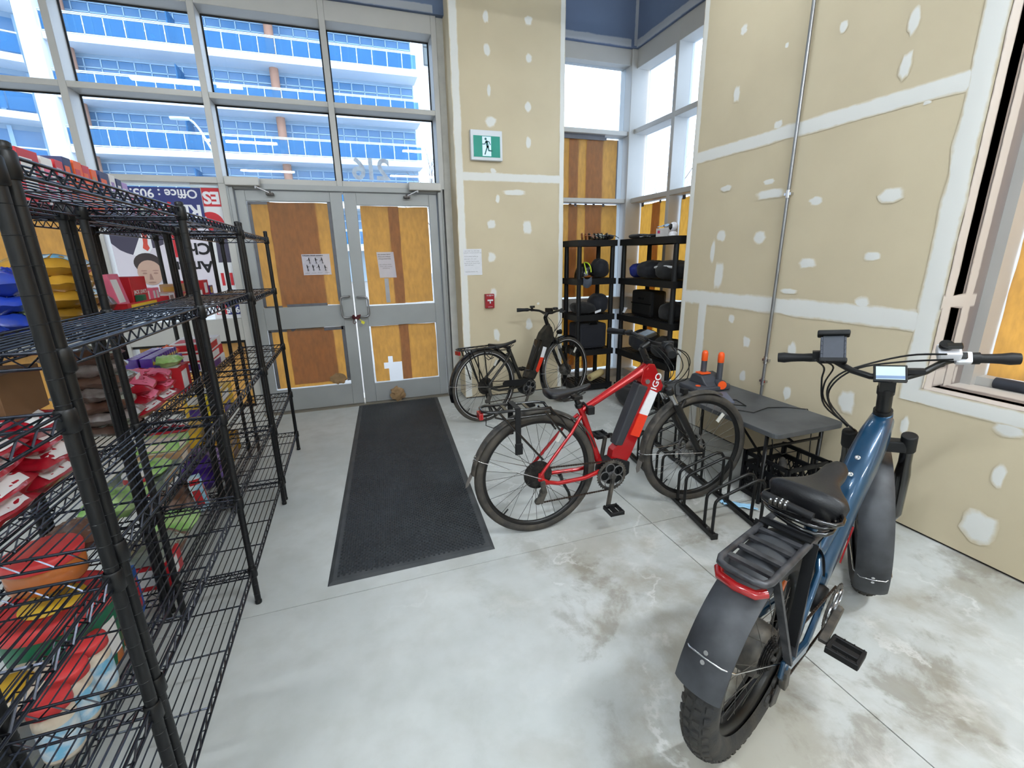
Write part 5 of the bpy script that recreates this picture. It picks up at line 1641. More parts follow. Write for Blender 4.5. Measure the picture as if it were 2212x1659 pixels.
def rack(label, x0, x1, y0, y1, levels, posts, h=1.672):
    t = thing('wire_rack', label, 'wire rack', ((x0 + x1) / 2, (y0 + y1) / 2, 0), 'black wire racks')
    for (x, y) in posts:
        rack_post(t, x, y, h)
    for z in levels:
        shelf(t, x0, x1, y0 + (.012 if len(posts) < 4 else 0), y1, z, skip0=len(posts) < 4)
    return t
FX0, FX1, GX0, GX1 = -.822, -.54, -1.20, -.888
def four(x0, x1, y0, y1):
    return [(x, y) for x in (x0, x1) for y in (y0, y1)]
rack('black wire rack nearest the camera, only its far end in view', FX0, FX1, .16, 1.055, (1.64, 1.20, .84, .48, .14), four(FX0, FX1, .16, 1.055))
rack('black wire rack in the aisle row, second from the camera, all shelves bare', FX0, FX1, 1.095, 1.99, (1.655, 1.31, .885, .515, .175), four(FX0, FX1, 1.095, 1.99))
rack('black wire rack in the aisle row sharing posts with its neighbour', FX0, FX1, 1.99, 2.893, (1.645, 1.30, .875, .525, .155), [(FX0, 2.893), (FX1, 2.893)])
rack('black wire rack at the door end of the aisle row', FX0, FX1, 2.953, 3.795, (1.63, 1.275, .86, .48, .15), four(FX0, FX1, 2.953, 3.795))
GL = (1.655, 1.255, .79, .46, .105)
rack('black wire rack in the rear row holding pails and bagged snacks', GX0, GX1, 1.095, 2.015, GL, four(GX0, GX1, 1.095, 2.015))
rack('black wire rack in the rear row holding red bags and candy boxes', GX0, GX1, 2.06, 2.95, GL, four(GX0, GX1, 2.06, 2.95))
rack('black wire rack in the rear row ending at the side window', GX0, GX1, 2.99, 3.79, GL, four(GX0, GX1, 2.99, 3.79))
rack('black wire rack in the rear row beside the nearest one, mostly out of view', GX0, GX1, .16, 1.055, GL, four(GX0, GX1, .16, 1.055))

# ---------------------------------------------------------------- stock on the racks
def pm(name, col, rough=.3, **k):
    return mat(name, col, rough, **k)
C = {'gold': pm('gold_foil', (190, 142, 48), .2, ns=9, na=.3, coat=.4), 'royal': pm('royal_blue_foil', (40, 66, 170), .2, ns=9, na=.35, coat=.4), 'crimson': pm('crimson_bag', (168, 20, 38), .3, ns=9, na=.3, coat=.4),
     'silver': pm('silver_clear_bag', (150, 142, 140), .22, ns=16, col2=(92, 72, 66), coat=.5), 'brown': pm('brown_pouch', (84, 56, 44), .3, ns=12, col2=(120, 90, 76), coat=.4), 'purple': pm('purple_wrap', (74, 38, 140), .3, ns=9, na=.3, coat=.4),
     'pink': pm('pink_card', (226, 110, 140), .5, ns=9), 'redc': pm('red_card', (190, 34, 44), .45, ns=9, na=.12), 'whitec': pm('white_card', (224, 222, 222), .5, ns=9), 'yellow': pm('yellow_card', (222, 178, 46), .5, ns=9),
     'green': pm('green_plastic', (18, 104, 72), .4, ns=7, na=.18), 'lime': pm('lime_bag', (120, 180, 84), .35, ns=14, col2=(190, 214, 150), coat=.3), 'tan': pm('tan_card', (176, 138, 100), .6, ns=6), 'orangec': pm('orange_card', (226, 96, 44), .5, ns=6),
     'navy': pm('navy_card', (44, 52, 96), .5, ns=6), 'sky': pm('sky_blue_label', (116, 180, 214), .5, ns=30, col2=(220, 226, 230)), 'cream': pm('cream_bottle', (222, 212, 196), .45, ns=18, col2=(206, 186, 164)), 'coral': pm('coral_lid', (208, 58, 60), .45, ns=7, na=.12),
     'magenta': pm('magenta_card', (206, 60, 110), .5, ns=6), 'amber': pm('amber_jar', (176, 98, 40), .25, ns=9, coat=.4), 'lilac': pm('lilac_card', (168, 140, 196), .5, ns=6), 'mauve': pm('mauve_card', (186, 160, 176), .5, ns=6), 'clear': pm('clear_pack', (170, 176, 168), .2, ns=20, col2=(128, 136, 120), coat=.5)}
def pouch(label, x, y, z, sx_, sy_, h, m, seed, rot=0.0, tilt=0.0, label_m=None, group=None, cat='snack bag'):
    """pillow bag: puffed middle, crimped ends, wrinkled film"""
    Mx = Matrix.Translation((x, y, z)) @ Matrix.Rotation(rot, 4, 'Z') @ Matrix.Rotation(tilt, 4, 'X')
    t = thing('snack_bag', label, cat, (x, y, z), group)
    mb = MB(Mx)
    def puff(u, v, s):
        a, b_ = 2 * u - 1, 2 * v - 1
        p = (1 - abs(a) ** 3) * (1 - abs(b_) ** 4)
        w = .30 * nz(a * 2.5 + seed, b_ * 2.5, seed * 1.3) + .16 * nz(a * 7, b_ * 7 + seed, seed)
        return h / 2 * max(0, p) ** .6 * (1 + w * 2) * s
    def fn(s):
        return lambda u, v: ((u - .5) * sx_ * (1 - .10 * (abs(2 * v - 1) ** 2)), (v - .5) * sy_, h / 2 + puff(u, v, s) + (.006 * nz(u * 6, seed, 3) if v in (0.0, 1.0) else 0))
    mb.grid(fn(1), 18, 20).grid(fn(-1), 10, 12)
    mb.build('film', m, t)
    if label_m:
        lb = MB(Mx)
        g1 = fn(1)
        lb.grid(lambda u, v: Vector(g1(.18 + .64 * u, .22 + .5 * v)) + Vector((0, 0, .002)), 8, 8)
        # the printed front wraps over the side that faces the aisle
        lb.grid(lambda u, v: Vector(fn(1)(.62 + .36 * u, .2 + .55 * v)) + Vector((.002, 0, .001)), 5, 6)
        lb.build('printed_panel', label_m, t)
    return t
def carton(label, x, y, z, sx_, sy_, h, m, rot=0.0, panel=None, open_top=False, name='carton', cat='box', group=None, text=None, tm=None, ts=None):
    Mx = Matrix.Translation((x, y, z)) @ Matrix.Rotation(rot, 4, 'Z')
    t = thing(name, label, cat, (x, y, z), group)
    a, b_ = sx_ / 2, sy_ / 2
    mb = MB(Mx)
    if open_top:
        w = .003
        mb.box(-a, a, -b_, b_, 0, w).box(-a, -a + w, -b_, b_, 0, h).box(a - w, a, -b_, b_, 0, h).box(-a + w, a - w, -b_, -b_ + w, 0, h).box(-a + w, a - w, b_ - w, b_, 0, h)
        mb.build('tray', m, t)
    else:
        mb.box(-a, a, -b_, b_, 0, h)
        mb.build('box_body', m, t, bev=.0015, seg=1)
    if panel:
        pb = MB(Mx).box(a, a + .0008, -b_ * .86, b_ * .3, h * .18, h * .84).box(-a * .8, a * .4, -b_ - .0008, -b_, h * .2, h * .85)
        if not open_top:
            pb.box(-a * .8, a * .8, -b_ * .8, b_ * .1, h, h + .0008)
        pb.build('printed_panel', panel, t)
    if text:
        MB(Mx).text(text, ts or h * .55, (a + .0012, 0, h * .5), (0, 1, 0), (0, 0, 1), 0, .03).build('lettering', tm or M['reflw'], t)
    return t
def jar(label, x, y, z, r, h, m, lid, lidh, band=None, name='jar', cat='jar', neck=.8, group=None, lr=1.02):
    t = thing(name, label, cat, (x, y, z), group)
    MB().lathe([(0, 0), (r * .92, 0), (r, .012), (r, h * .82), (r * .95, h * .9), (r * neck, h * .95), (r * neck, h)], (x, y, z), n=24).build('body', m, t)
    MB().lathe([(r * neck * lr, h - .004), (r * lr, h), (r * lr, h + lidh - .006), (r * lr * .94, h + lidh), (0, h + lidh)], (x, y, z), n=24).build('lid', lid, t)
    if band:
        MB().lathe([(r * 1.006, h * .12), (r * 1.006, h * .74)], (x, y, z), n=24).build('label_band', band, t)
    return t
gx = -1.045
# top decks: a row of cartons, most of them seen edge on
tops = [(2.00, .10, .165, 'redc', 'whitec', 'red'), (2.095, .065, .16, 'whitec', 'pink', 'white'), (2.165, .055, .165, 'redc', 'mauve', 'crimson'), (2.23, .05, .185, 'navy', 'orangec', 'dark navy'),
        (2.295, .06, .185, 'orangec', 'redc', 'bright orange'), (2.36, .05, .18, 'redc', 'orangec', 'scarlet'), (2.415, .045, .175, 'orangec', 'tan', 'pale orange'), (2.495, .09, .18, 'navy', 'orangec', 'navy and orange'),
        (2.575, .045, .18, 'whitec', 'lilac', 'plain white'), (2.63, .05, .172, 'navy', 'whitec', 'navy blue'), (2.69, .05, .165, 'lilac', 'whitec', 'lilac'), (2.755, .06, .135, 'mauve', 'pink', 'dusty mauve'),
        (2.83, .07, .10, 'green', 'whitec', 'white and green'), (2.91, .07, .105, 'pink', 'green', 'pale pink'), (2.99, .07, .10, 'magenta', 'redc', 'magenta'), (3.07, .07, .095, 'redc', 'whitec', 'small red')]
for i, (y, sy_, h, m, p, nm) in enumerate(tops):
    carton('%s carton on the top wire deck, %s' % (nm, 'near end' if y < 2.2 else 'middle of the row' if y < 2.6 else 'toward the window'), gx, y, GL[0] + .006, .24, sy_, h, C[m], .02 * ((i * 7) % 5 - 2), C[p], group='cartons on the top decks')
for i, (y, m, nm) in enumerate(((3.18, 'silver', 'silver'), (3.32, 'pink', 'pale pink'), (3.47, 'whitec', 'white'), (3.62, 'silver', 'grey'))):
    carton('low %s tray on the top wire deck, %s' % (nm, ('after the small red carton', 'second tray along', 'third tray along', 'last tray by the window')[i]), gx, y, GL[0] + .006, .24, .14, .05, C[m], 0, C['redc'], True, 'display_tray', 'tray')
# deck at 1.255
z = GL[1] + .006
for i, y in enumerate((1.60, 1.86)):
    for k in range(3 if i else 2):
        pouch('blue snack bag on the left end of the upper deck, %s of its stack' % (('bottom', 'middle', 'top')[k] + (' nearer' if not i else ' farther')), gx, y, z + .062 * k, .24, .20, .075, C['royal'], i * 5 + k, .1 * k, label_m=C['whitec'] if k == 1 else C['lime'] if k == 0 else None, group='blue snack bags')
for k in range(4):
    pouch('golden yellow snack bag, %s of the stack beside the rear rack post' % ('lowest', 'second from the bottom', 'third from the bottom', 'top')[k], gx + .01 * (k % 2), 2.17, z + .056 * k, .25, .23, .072, C['gold'], 11 + k, .08 * (k - 1), label_m=C['sky'] if k in (1, 3) else None, group='golden snack bags')
pouch('dark brown pouch wedged between the golden bags and the pink box', gx, 2.36, z, .2, .12, .10, C['brown'], 31)
carton('red display tray holding the pink and red packs', gx + .02, 2.68, z, .20, .50, .045, C['redc'], 0, C['yellow'], True, 'display_tray', 'tray')
cb = carton('tall pink box leaning open in the red tray', gx, 2.56, z + .006, .13, .14, .155, C['pink'], .1, C['whitec'])
cb.rotation_euler = (0, -.16, 0)
carton('red meat snack box with a dark printed front', gx, 2.76, z + .006, .12, .16, .145, C['redc'], -.05, None, text="JACK LINK'S", tm=C['whitec'], ts=.024)
carton('green pack standing in front of the red meat snack box', gx + .07, 2.72, z + .006, .03, .06, .06, C['green'], .1)
for k in range(2):
    carton('small pink and white box beside the red meat snack box, %s one' % ('first' if not k else 'second'), gx + .06, 2.855 + .045 * k, z + .006, .05, .04, .085, C['pink'], 0, C['whitec'])
carton('pale grey carton lying next to the small pink boxes', gx + .03, 3.04, z, .14, .12, .05, C['whitec'], .1, C['clear'])
for (y, sy_, h, m, p, nm) in ((3.18, .14, .05, 'redc', 'tan', 'flat red'), (3.34, .12, .09, 'tan', 'gold', 'tan and gold'), (3.47, .12, .05, 'redc', 'whitec', 'low red'), (3.60, .13, .10, 'redc', 'whitec', 'red and white'), (3.71, .10, .06, 'purple', 'gold', 'purple')):
    carton('%s carton on the upper deck by the side window posters' % nm, gx + .05, y, z, .16, sy_, h, C[m], .05, C[p])
# deck at .79
z = GL[2] + .006
carton('brown cardboard case lying on the nearer crimson bag pile', gx - .02, 1.74, z + .235, .18, .22, .14, pm('kraft_case', (104, 74, 46), .7, ns=6), .05)
for i, y in enumerate((1.50, 1.74)):
    for k in range(5 if not i else 4):
        pouch('crimson snack bag with white panel, %s in the %s pile' % (('lowest', 'second up', 'third up', 'fourth up', 'topmost')[k], ('nearer', 'farther')[i]), gx + .012 * (k % 2), y, z + .055 * k, .25, .21, .07, C['crimson'], 41 + i * 9 + k, .12 * ((k % 3) - 1), label_m=C['whitec'], group='crimson snack bags')
for k in range(7):
    pouch('clear brown snack pouch, number %s up in the tall glossy pile' % ('one', 'two', 'three', 'four', 'five', 'six', 'seven')[k], gx + .03 + .015 * ((k * 5) % 3 - 1), 2.22, z + .05 * k, .23, .17, .06, C['silver'] if k % 2 else C['brown'], 61 + k, .2 * ((k * 7) % 3 - 1), label_m=C['clear'] if k % 2 == 0 else None, group='clear brown pouches')
for i, y in enumerate((2.46, 2.66)):
    for k in range(3):
        pouch('red and white candy bag, %s of the %s heap on the middle deck' % (('bottom', 'middle', 'top')[k], ('nearer', 'farther')[i]), gx + .02, y, z + .05 * k, .24, .20, .065, C['crimson'], 81 + i * 7 + k, .2 * (k - 1), .05, label_m=C['pink'] if k else C['whitec'], group='red candy bags')
carton('pink carton on top of the nearer red candy heap', gx, 2.5, z + .16, .14, .12, .035, C['pink'], .1, C['whitec'])
carton('red box with a white price label on the middle deck', gx + .06, 2.88, z, .15, .17, .14, C['redc'], .06, C['whitec'])
pouch('lime topped bag lying on the red box with the price label', gx + .06, 2.88, z + .145, .14, .15, .05, C['lime'], 91)
pp_ = thing('display_box', 'purple display box packed with standing chocolate bars', 'box', (gx - .02, 2.98, z + .05))
MB().box(gx - .09, gx + .05, 2.76, 3.16, z + .10, z + .16).build('tray', C['purple'], pp_)
for i in range(11):
    for j in range(2):
        MB().box(gx - .085 + .065 * j, gx - .03 + .065 * j, 2.775 + .034 * i, 2.803 + .034 * i, z + .11, z + .205).build('bar', C['purple'], pp_, bev=.003, seg=1)
mb = MB()
for i in range(11):
    mb.box(gx + .0355, gx + .0365, 2.777 + .034 * i, 2.801 + .034 * i, z + .168, z + .185)
mb.build('gold_print', C['gold'], pp_)
MB().box(gx - .10, gx + .06, 2.75, 3.17, z, z + .10).build('lower_case', C['redc'], pp_)
pouch('orange topped bag behind the purple chocolate bars', gx - .06, 3.24, z + .12, .12, .16, .07, C['orangec'], 95)
for k, (h0, m, p, nm) in enumerate(((0, 'whitec', 'purple', 'lower white and purple'), (.062, 'redc', 'whitec', 'middle red'), (.124, 'whitec', 'redc', 'upper white and red'))):
    carton('%s candy case stacked at the door end of the middle deck' % nm, gx + .03, 3.52, z + h0, .22, .34, .06, C[m], .03 * k, C[p], group='stacked candy cases')
# deck at .46
z = GL[3] + .006
carton('shallow clear tray of sweets on the lower deck', gx + .02, 2.44, z, .24, .26, .05, C['clear'], 0, C['tan'], True, 'display_tray', 'tray')
jar('red tin with a bright wrapper on the lower deck', gx + .05, 2.30, z, .05, .10, C['redc'], C['whitec'], .012, C['lime'], 'tin', 'tin')
pouch('green striped bag in the clear tray of sweets', gx + .03, 2.48, z + .02, .16, .16, .06, C['lime'], 101)
carton('flat biscuit carton with brown picture on the lower deck', gx + .02, 2.66, z, .22, .16, .075, C['tan'], .04, C['cream'])
carton('green and cream carton on the biscuit carton', gx + .03, 2.68, z + .08, .2, .14, .05, C['lime'], -.06, C['cream'])
carton('golden bar tray with brown lettering on the lower deck', gx + .03, 3.00, z, .2, .34, .085, C['yellow'], .03, None, False, 'display_tray', 'tray', None, 'HENRY!', C['brown'])
pouch('red striped bag on the golden bar tray', gx, 2.86, z + .09, .2, .2, .07, C['crimson'], 103, .3, label_m=C['whitec'])
carton('upright bright yellow carton between the rear rack posts', gx + .09, 3.26, z, .05, .11, .19, pm('bright_yellow_card', (236, 214, 40), .5, ns=9), 0)
for k, (h0, m, p, nm) in enumerate(((0, 'yellow', 'purple', 'lower yellow and purple'), (.085, 'yellow', 'whitec', 'upper yellow and white'))):
    carton('%s case at the door end of the lower deck' % nm, gx + .03, 3.56, z + h0, .22, .32, .08, C[m], .02, C[p])
jar('red lidded amber tub on the lower deck near the camera', gx, 1.72, z, .10, .085, C['amber'], C['coral'], .03, None, 'tub', 'tub', .98)
pouch('clear bag of brown sweets behind the red lidded tub', gx, 1.93, z, .2, .16, .09, C['brown'], 105)
pouch('clear green bag by the rear post on the lower deck', gx + .02, 2.14, z, .2, .16, .10, C['lime'], 107)
# bottom deck
z = GL[4] + .006
pail = thing('pail', 'large green pail with a coral lid on the bottom deck', 'bucket', (gx, 1.70, z))
MB().lathe([(0, 0), (.125, 0), (.132, .01), (.148, .235), (.150, .25)], (gx, 1.70, z), n=32).build('body', C['green'], pail)
MB().lathe([(.152, .245), (.158, .25), (.158, .285), (.150, .292), (.138, .292), (.134, .285), (0, .285)], (gx, 1.70, z), n=32).build('lid', C['coral'], pail)
MB().lathe([(.0, .287), (.085, .287), (.085, .2885), (0, .2885)], (gx, 1.70, z), n=28).build('lid_label', C['yellow'], pail)
MB().grid(lambda u, v: (gx + .1465 * math.cos(-.55 + .5 * u), 1.70 + .1465 * math.sin(-.55 + .5 * u), z + .06 + .13 * v), 6, 3).build('white_label', C['whitec'], pail)
tubw = thing('tub', 'white tub with a yellowish lid on the bottom deck in front of the green pail', 'tub', (gx - .01, 1.44, z))
MB().lathe([(0, 0), (.085, 0), (.09, .01), (.10, .15), (.10, .165)], (gx - .01, 1.44, z), n=28).build('body', C['whitec'], tubw)
MB().lathe([(.102, .16), (.108, .165), (.108, .19), (.10, .197), (0, .197)], (gx - .01, 1.44, z), n=28).build('lid', C['cream'], tubw)
MB().lathe([(0, .1975), (.065, .1975), (.065, .199), (0, .199)], (gx - .01, 1.44, z), n=24).build('lid_label', C['yellow'], tubw)
bx = [(-.925, 1.37), (-.93, 1.475), (-.925, 1.58), (-1.03, 1.31), (-1.135, 1.40), (-1.14, 1.30)]
for i, (x, y) in enumerate(bx[:4]):
    jar('cream bottle with a wide coral lid on the bottom deck, %s' % ('closest to the camera', 'second in the front row', 'third in the front row', 'behind the closest one')[i], x, y, z, .047, .165, C['cream'], C['coral'], .035, C['sky'], 'bottle', 'bottle', .86, 'coral lidded bottles', 1.05)
jar('amber jar with a navy lid between pail and bottles', -.95, 1.70, z, .042, .10, C['amber'], C['navy'], .02, None)
jar('amber jar with a navy lid farther behind the pail', -.95, 1.80, z, .042, .10, C['amber'], C['navy'], .02, None)
carton('blue carton standing behind the white labelled pail', -1.0, 1.93, z, .14, .08, .2, pm('blue_card', (40, 92, 176), .5, ns=8), .2, C['redc'])
b_ = carton('clear bakery box with silver rim on the bottom deck', gx + .06, 2.16, z + .12, .2, .16, .05, C['clear'], .05)
carton('red and white carton leaning at the rack foot', gx + .08, 2.16, z, .18, .16, .115, C['redc'], .05, C['whitec'])
pouch('clear bag of mixed sweets lying on the bottom deck', gx + .05, 2.36, z, .2, .18, .10, C['brown'], 111, label_m=C['clear'])
pouch('green tinsel bag lying on the bottom deck', gx + .04, 2.60, z, .2, .18, .08, C['lime'], 113)
w_ = carton('sky blue wafer box tipped against the purple bag', gx + .10, 2.84, z, .06, .10, .2, C['sky'], .3, C['redc'])
w_.rotation_euler = (.35, 0, 0)
pouch('dark bread bag slumped behind the wafer box', gx - .02, 2.80, z, .22, .22, .14, C['brown'], 115)
for k in range(2):
    pouch('shiny purple bag with silver stars, %s one' % ('lower' if not k else 'upper'), gx + .03, 3.12, z + .10 * k, .26, .26, .13, C['purple'], 117 + k, .1 * k, label_m=C['lilac'] if k else None)
for k in range(2):
    carton('gold and brown case at the door end of the bottom deck, %s' % ('lower' if not k else 'upper'), gx + .03, 3.58, z + .075 * k, .2, .26, .07, C['gold'], .02, C['brown'], open_top=bool(k))
carton('white and red carton beside the gold cases on the bottom deck', gx + .06, 3.36, z, .14, .13, .12, C['whitec'], .1, C['redc'])

# ================================================================ BLACK CORNER SHELVING AND ITS LOAD
BP = M['black']
def unit(label, x0, x1, y0, y1):
    t = thing('shelving_unit', label, 'shelving', ((x0 + x1) / 2, (y0 + y1) / 2, 0), 'black plastic shelving in the corner bay')
    for z in (.085, .475, .855, 1.235, 1.625):
        s = MB().box(x0, x1, y0, y0 + .02, z - .062, z).box(x0, x1, y1 - .02, y1, z - .062, z).box(x0, x0 + .02, y0 + .02, y1 - .02, z - .062, z).box(x1 - .02, x1, y0 + .02, y1 - .02, z - .062, z)
        nx_ = int((x1 - x0) / .045)
        for i in range(1, nx_):
            x = x0 + (x1 - x0) * i / nx_
            s.box(x - .014, x + .014, y0 + .02, y1 - .02, z - .012, z - .002)
        for q in (.33, .67):
            s.box(x0 + .02, x1 - .02, y0 + (y1 - y0) * q - .012, y0 + (y1 - y0) * q + .012, z - .03, z - .012)
        s.build('shelf', BP, t)
    zs = (0, .085, .475, .855, 1.235, 1.625)
    for x in (x0 + .035, x1 - .035):
        for y in (y0 + .035, y1 - .035):
            p = MB()
            for i in range(5):
                za, zb = zs[i], zs[i + 1] - .062
                if zb > za:
                    p.cyl((x, y, za), (x, y, zb), .026, .023, 14)
            p.build('leg', BP, t)
    return t
unit('black plastic shelving unit under the bay window facing the room', 2.225, 2.685, 4.36, 4.73)
unit('black plastic shelving unit along the bay side window', 2.70, 3.08, 3.44, 4.34)
def lump(name, label, cat, c, s, m, seed, squash=2.4, group=None, strap=None):
    """soft bag or heap of cloth"""
    t = thing(name, label, cat, (c[0], c[1], c[2]), group)
    mb = MB()
    def fn(u, v):
        th, ph = 2 * PI * u, PI * (v - .5)
        q = 1 + .22 * nz(math.cos(th) * 1.3 + seed, math.sin(th) * 1.3, v * 2.2) + .10 * nz(math.cos(th) * 4, math.sin(th) * 4 + seed, v * 6)
        e = lambda k: math.copysign(abs(k) ** .8, k)
        zz = e(math.sin(ph))
        return (c[0] + s[0] * q * e(math.cos(th)) * math.cos(ph) ** .7 if v not in (0.0, 1.0) else c[0], c[1] + s[1] * q * e(math.sin(th)) * math.cos(ph) ** .7 if v not in (0.0, 1.0) else c[1], c[2] + s[2] * (1 + (zz * q if zz > 0 else zz)))
    mb.grid(fn, 26, 16)
    mb.build('cloth', m, t)
    if strap:
        MB().tube([(c[0] + s[0] * a, c[1] - s[1] * .75, c[2] + s[2] * b_) for a, b_ in strap[1]], .008, 6).build('trim', strap[0], t)
    return t
NB = mat('navy_black_cloth', (18, 20, 30), .8, ns=14, na=.3, sheen=.1)
KB = mat('black_cloth', (17, 17, 20), .85, ns=14, na=.3, sheen=.1)
BL = mat('blue_cloth', (24, 38, 120), .7, ns=12, na=.3)
NE = mat('neon_yellow', (196, 220, 50), .5, ns=12)
# second shelf: helmet, bags
he = thing('helmet', 'black helmet with neon yellow stripes on the second shelf', 'helmet', (2.385, 4.54, 1.238))
def dome(u, v):
    th, ph = 2 * PI * u, PI / 2 * v
    return (2.39 + .10 * math.cos(th) * math.cos(ph), 4.54 + .12 * math.sin(th) * math.cos(ph), 1.24 + .03 * (1 - v) * (1 + math.cos(th)) + .155 * math.sin(ph))
MB().grid(dome, 24, 10).build('shell', M['gloss'], he)
for q in (-.4, .35):
    MB().tube([Vector(dome(.75 + q * .12 * (1 + i * .1), .1 + .85 * i / 8)) * 1.0 + Vector((0, -.003, .002)) for i in range(9)], .007, 6).build('neon_stripe', NE, he)
lump('duffel_bag', 'long navy duffel bag on the second shelf beside the helmet', 'bag', (2.575, 4.53, 1.237), (.095, .12, .095), NB, 3)
lump('folded_jacket', 'blue cloth bundle at the inner corner of the second shelf', 'clothing', (2.86, 4.22, 1.237), (.09, .06, .07), BL, 5)
lump('duffel_bag', 'black duffel bag on the second shelf of the side unit', 'bag', (2.90, 4.02, 1.237), (.16, .13, .085), NB, 6)
lump('backpack', 'black backpack with a white stripe on the second shelf by the drywall edge', 'bag', (2.88, 3.65, 1.237), (.15, .19, .085), KB, 7)
MB_ = MB().tube([(2.745, 3.78, 1.35), (2.735, 3.70, 1.358), (2.735, 3.60, 1.362), (2.75, 3.50, 1.355)], .011, 6)
tag(MB_.build('reflective_strap', M['reflw']), 'white reflective strap across the backpack on the second shelf', 'strap')
MB_ = MB().grid(lambda u, v: (2.28 + .1 * u, 4.345 - .012 * math.sin(PI * v), 1.17 + .09 * v - .03 * math.sin(PI * u)), 6, 6)
tag(MB_.build('hanging_cloth', mat('grey_rag', (66, 72, 84), .8)), 'grey cloth hanging over the front lip of the second shelf', 'cloth')
# third shelf
lump('clothing_pile', 'black clothing pile on the third shelf under the helmet', 'clothing', (2.38, 4.53, .857), (.14, .13, .06), KB, 8)
lump('clothing_pile', 'black clothing heap in the inner corner of the third shelf', 'clothing', (2.56, 4.52, .857), (.10, .12, .10), NB, 9)
cs = thing('storage_case', 'black hard case standing on the third shelf of the side unit', 'case', (2.87, 4.02, .857))
MB().box(2.78, 2.96, 3.85, 4.20, .858, 1.12).build('body', M['black'], cs, bev=.03)
MB().box(2.775, 2.785, 3.98, 4.07, 1.03, 1.05).box(2.772, 2.78, 3.86, 4.19, .985, .995).build('latch', M['gloss'], cs)
lump('clothing_pile', 'black rounded bag at the drywall end of the third shelf', 'bag', (2.88, 3.60, .857), (.15, .13, .085), KB, 10)
MB_ = MB().obox((2.745, 4.27, .90), (.012, 0, .02), (0, .035, 0), (.003, 0, .006)).obox((2.50, 4.40, .885), (.035, 0, .01), (0, .004, 0), (0, 0, .012))
tag(MB_.build('crumpled_paper', M['white']), 'white papers on the edge of the third shelf', 'paper')
# fourth shelf
ca = thing('storage_case', 'wide navy hard case on the fourth shelf behind the black bicycle wheel', 'case', (2.46, 4.54, .477))
MB().box(2.285, 2.625, 4.41, 4.68, .478, .755).build('body', NB, ca, bev=.035)
MB().box(2.40, 2.50, 4.398, 4.412, .745, .765).build('handle', M['gloss'], ca, bev=.004)
lump('backpack', 'black backpack slumped on the fourth shelf of the side unit', 'bag', (2.89, 4.08, .477), (.15, .16, .11), NB, 11)
lump('backpack', 'black bag heap on the fourth shelf by the drywall edge', 'bag', (2.88, 3.66, .477), (.15, .2, .10), KB, 12)
# bottom shelf
ro = thing('paper_roll', 'cream paper roll lying on the bottom shelf', 'roll', (2.55, 4.52, .087))
MB().cyl((2.46, 4.46, .13), (2.66, 4.56, .155), .042, n=20).build('roll', mat('cream_paper', (206, 190, 140), .8, ns=9), ro)
MB().cyl((2.459, 4.4595, .13), (2.452, 4.456, .129), .018, n=12).build('core', C['tan'], ro)
lump('clothing_pile', 'dark clothing and straps on the bottom shelf of the side unit', 'clothing', (2.87, 4.0, .087), (.13, .22, .05), KB, 13)
lump('clothing_pile', 'dark heap of gear on the floor in front of the side shelving', 'clothing', (2.56, 3.72, .0), (.13, .24, .10), KB, 14)
# top shelf: a row of sunglasses, tools, mask box and camera
for i in range(7):
    x, y = 2.285 + .048 * i, 4.385 + .012 * (i % 3)
    t = thing('sunglasses', 'dark sunglasses in the row on the top shelf, pair %s from the pier' % ('one', 'two', 'three', 'four', 'five', 'six', 'seven')[i], 'sunglasses', (x, y, 1.627), 'row of sunglasses')
    lm_ = mat('amber_lens', (150, 84, 40), .15, ns=10, coat=.5) if i < 2 else M['gloss']
    MB().ring((x, y, 1.662), (.9, -.35, .1), .031, .0045, 18, 6).ring((x + .022, y + .062, 1.662), (.9, -.35, .1), .031, .0045, 18, 6).tube([(x + .006, y + .026, 1.675), (x + .014, y + .038, 1.675)], .004, 6).tube([(x, y - .03, 1.668), (x + .07, y - .035, 1.665), (x + .12, y - .03, 1.64)], .0035, 6).build('frame', lm_, t)
    MB().lathe([(0, -.001), (.029, -.001), (.029, .001), (0, .001)], (x, y, 1.662), (.9, -.35, .1), 18).lathe([(0, -.001), (.029, -.001), (.029, .001), (0, .001)], (x + .022, y + .062, 1.662), (.9, -.35, .1), 18).build('lens', lm_, t)
for i, (x, y, sx_, sy_, sz_, nm) in enumerate(((2.50, 4.47, .07, .08, .030, 'clear plastic wrapped goggles behind the sunglasses'), (2.60, 4.44, .07, .06, .026, 'dark goggles in plastic next to the sunglasses'), (2.80, 4.16, .08, .12, .022, 'black gloves at the inner corner of the top shelf'), (2.83, 3.98, .07, .08, .018, 'black pouch in front of the mask box'))):
    lump('goggles' if i < 2 else 'gloves', nm, 'goggles' if i < 2 else 'gloves', (x, y, 1.627), (sx_, sy_, sz_), C['clear'] if i == 0 else KB, 20 + i)
tag(MB().grid(lambda u, v: (2.74 + .08 * u, 3.92 + .14 * v, 1.632 + .012 * nz(u * 5, v * 5) + .008), 6, 6).build('loose_paper', M['white']), 'loose white leaflet on the top shelf before the mask box', 'paper')
mk = thing('mask_box', 'white carton of blue face masks on the top shelf', 'box', (2.85, 3.78, 1.627))
MB().box(2.79, 2.90, 3.68, 3.86, 1.628, 1.705).build('box_body', C['whitec'], mk, bev=.001, seg=1)
MB().box(2.788, 2.79, 3.80, 3.835, 1.66, 1.685).build('printed_panel', C['magenta'], mk)
MB().grid(lambda u, v: (2.79 + .10 * u, 3.69 + .16 * v, 1.706 + .025 * u + .02 * nz(u * 4, v * 4) + .012), 6, 6).build('mask_stack', mat('pale_blue_mask', (164, 196, 226), .7), mk)
cm = thing('camera', 'white pan and tilt security camera on the top shelf', 'camera', (2.80, 3.62, 1.627))
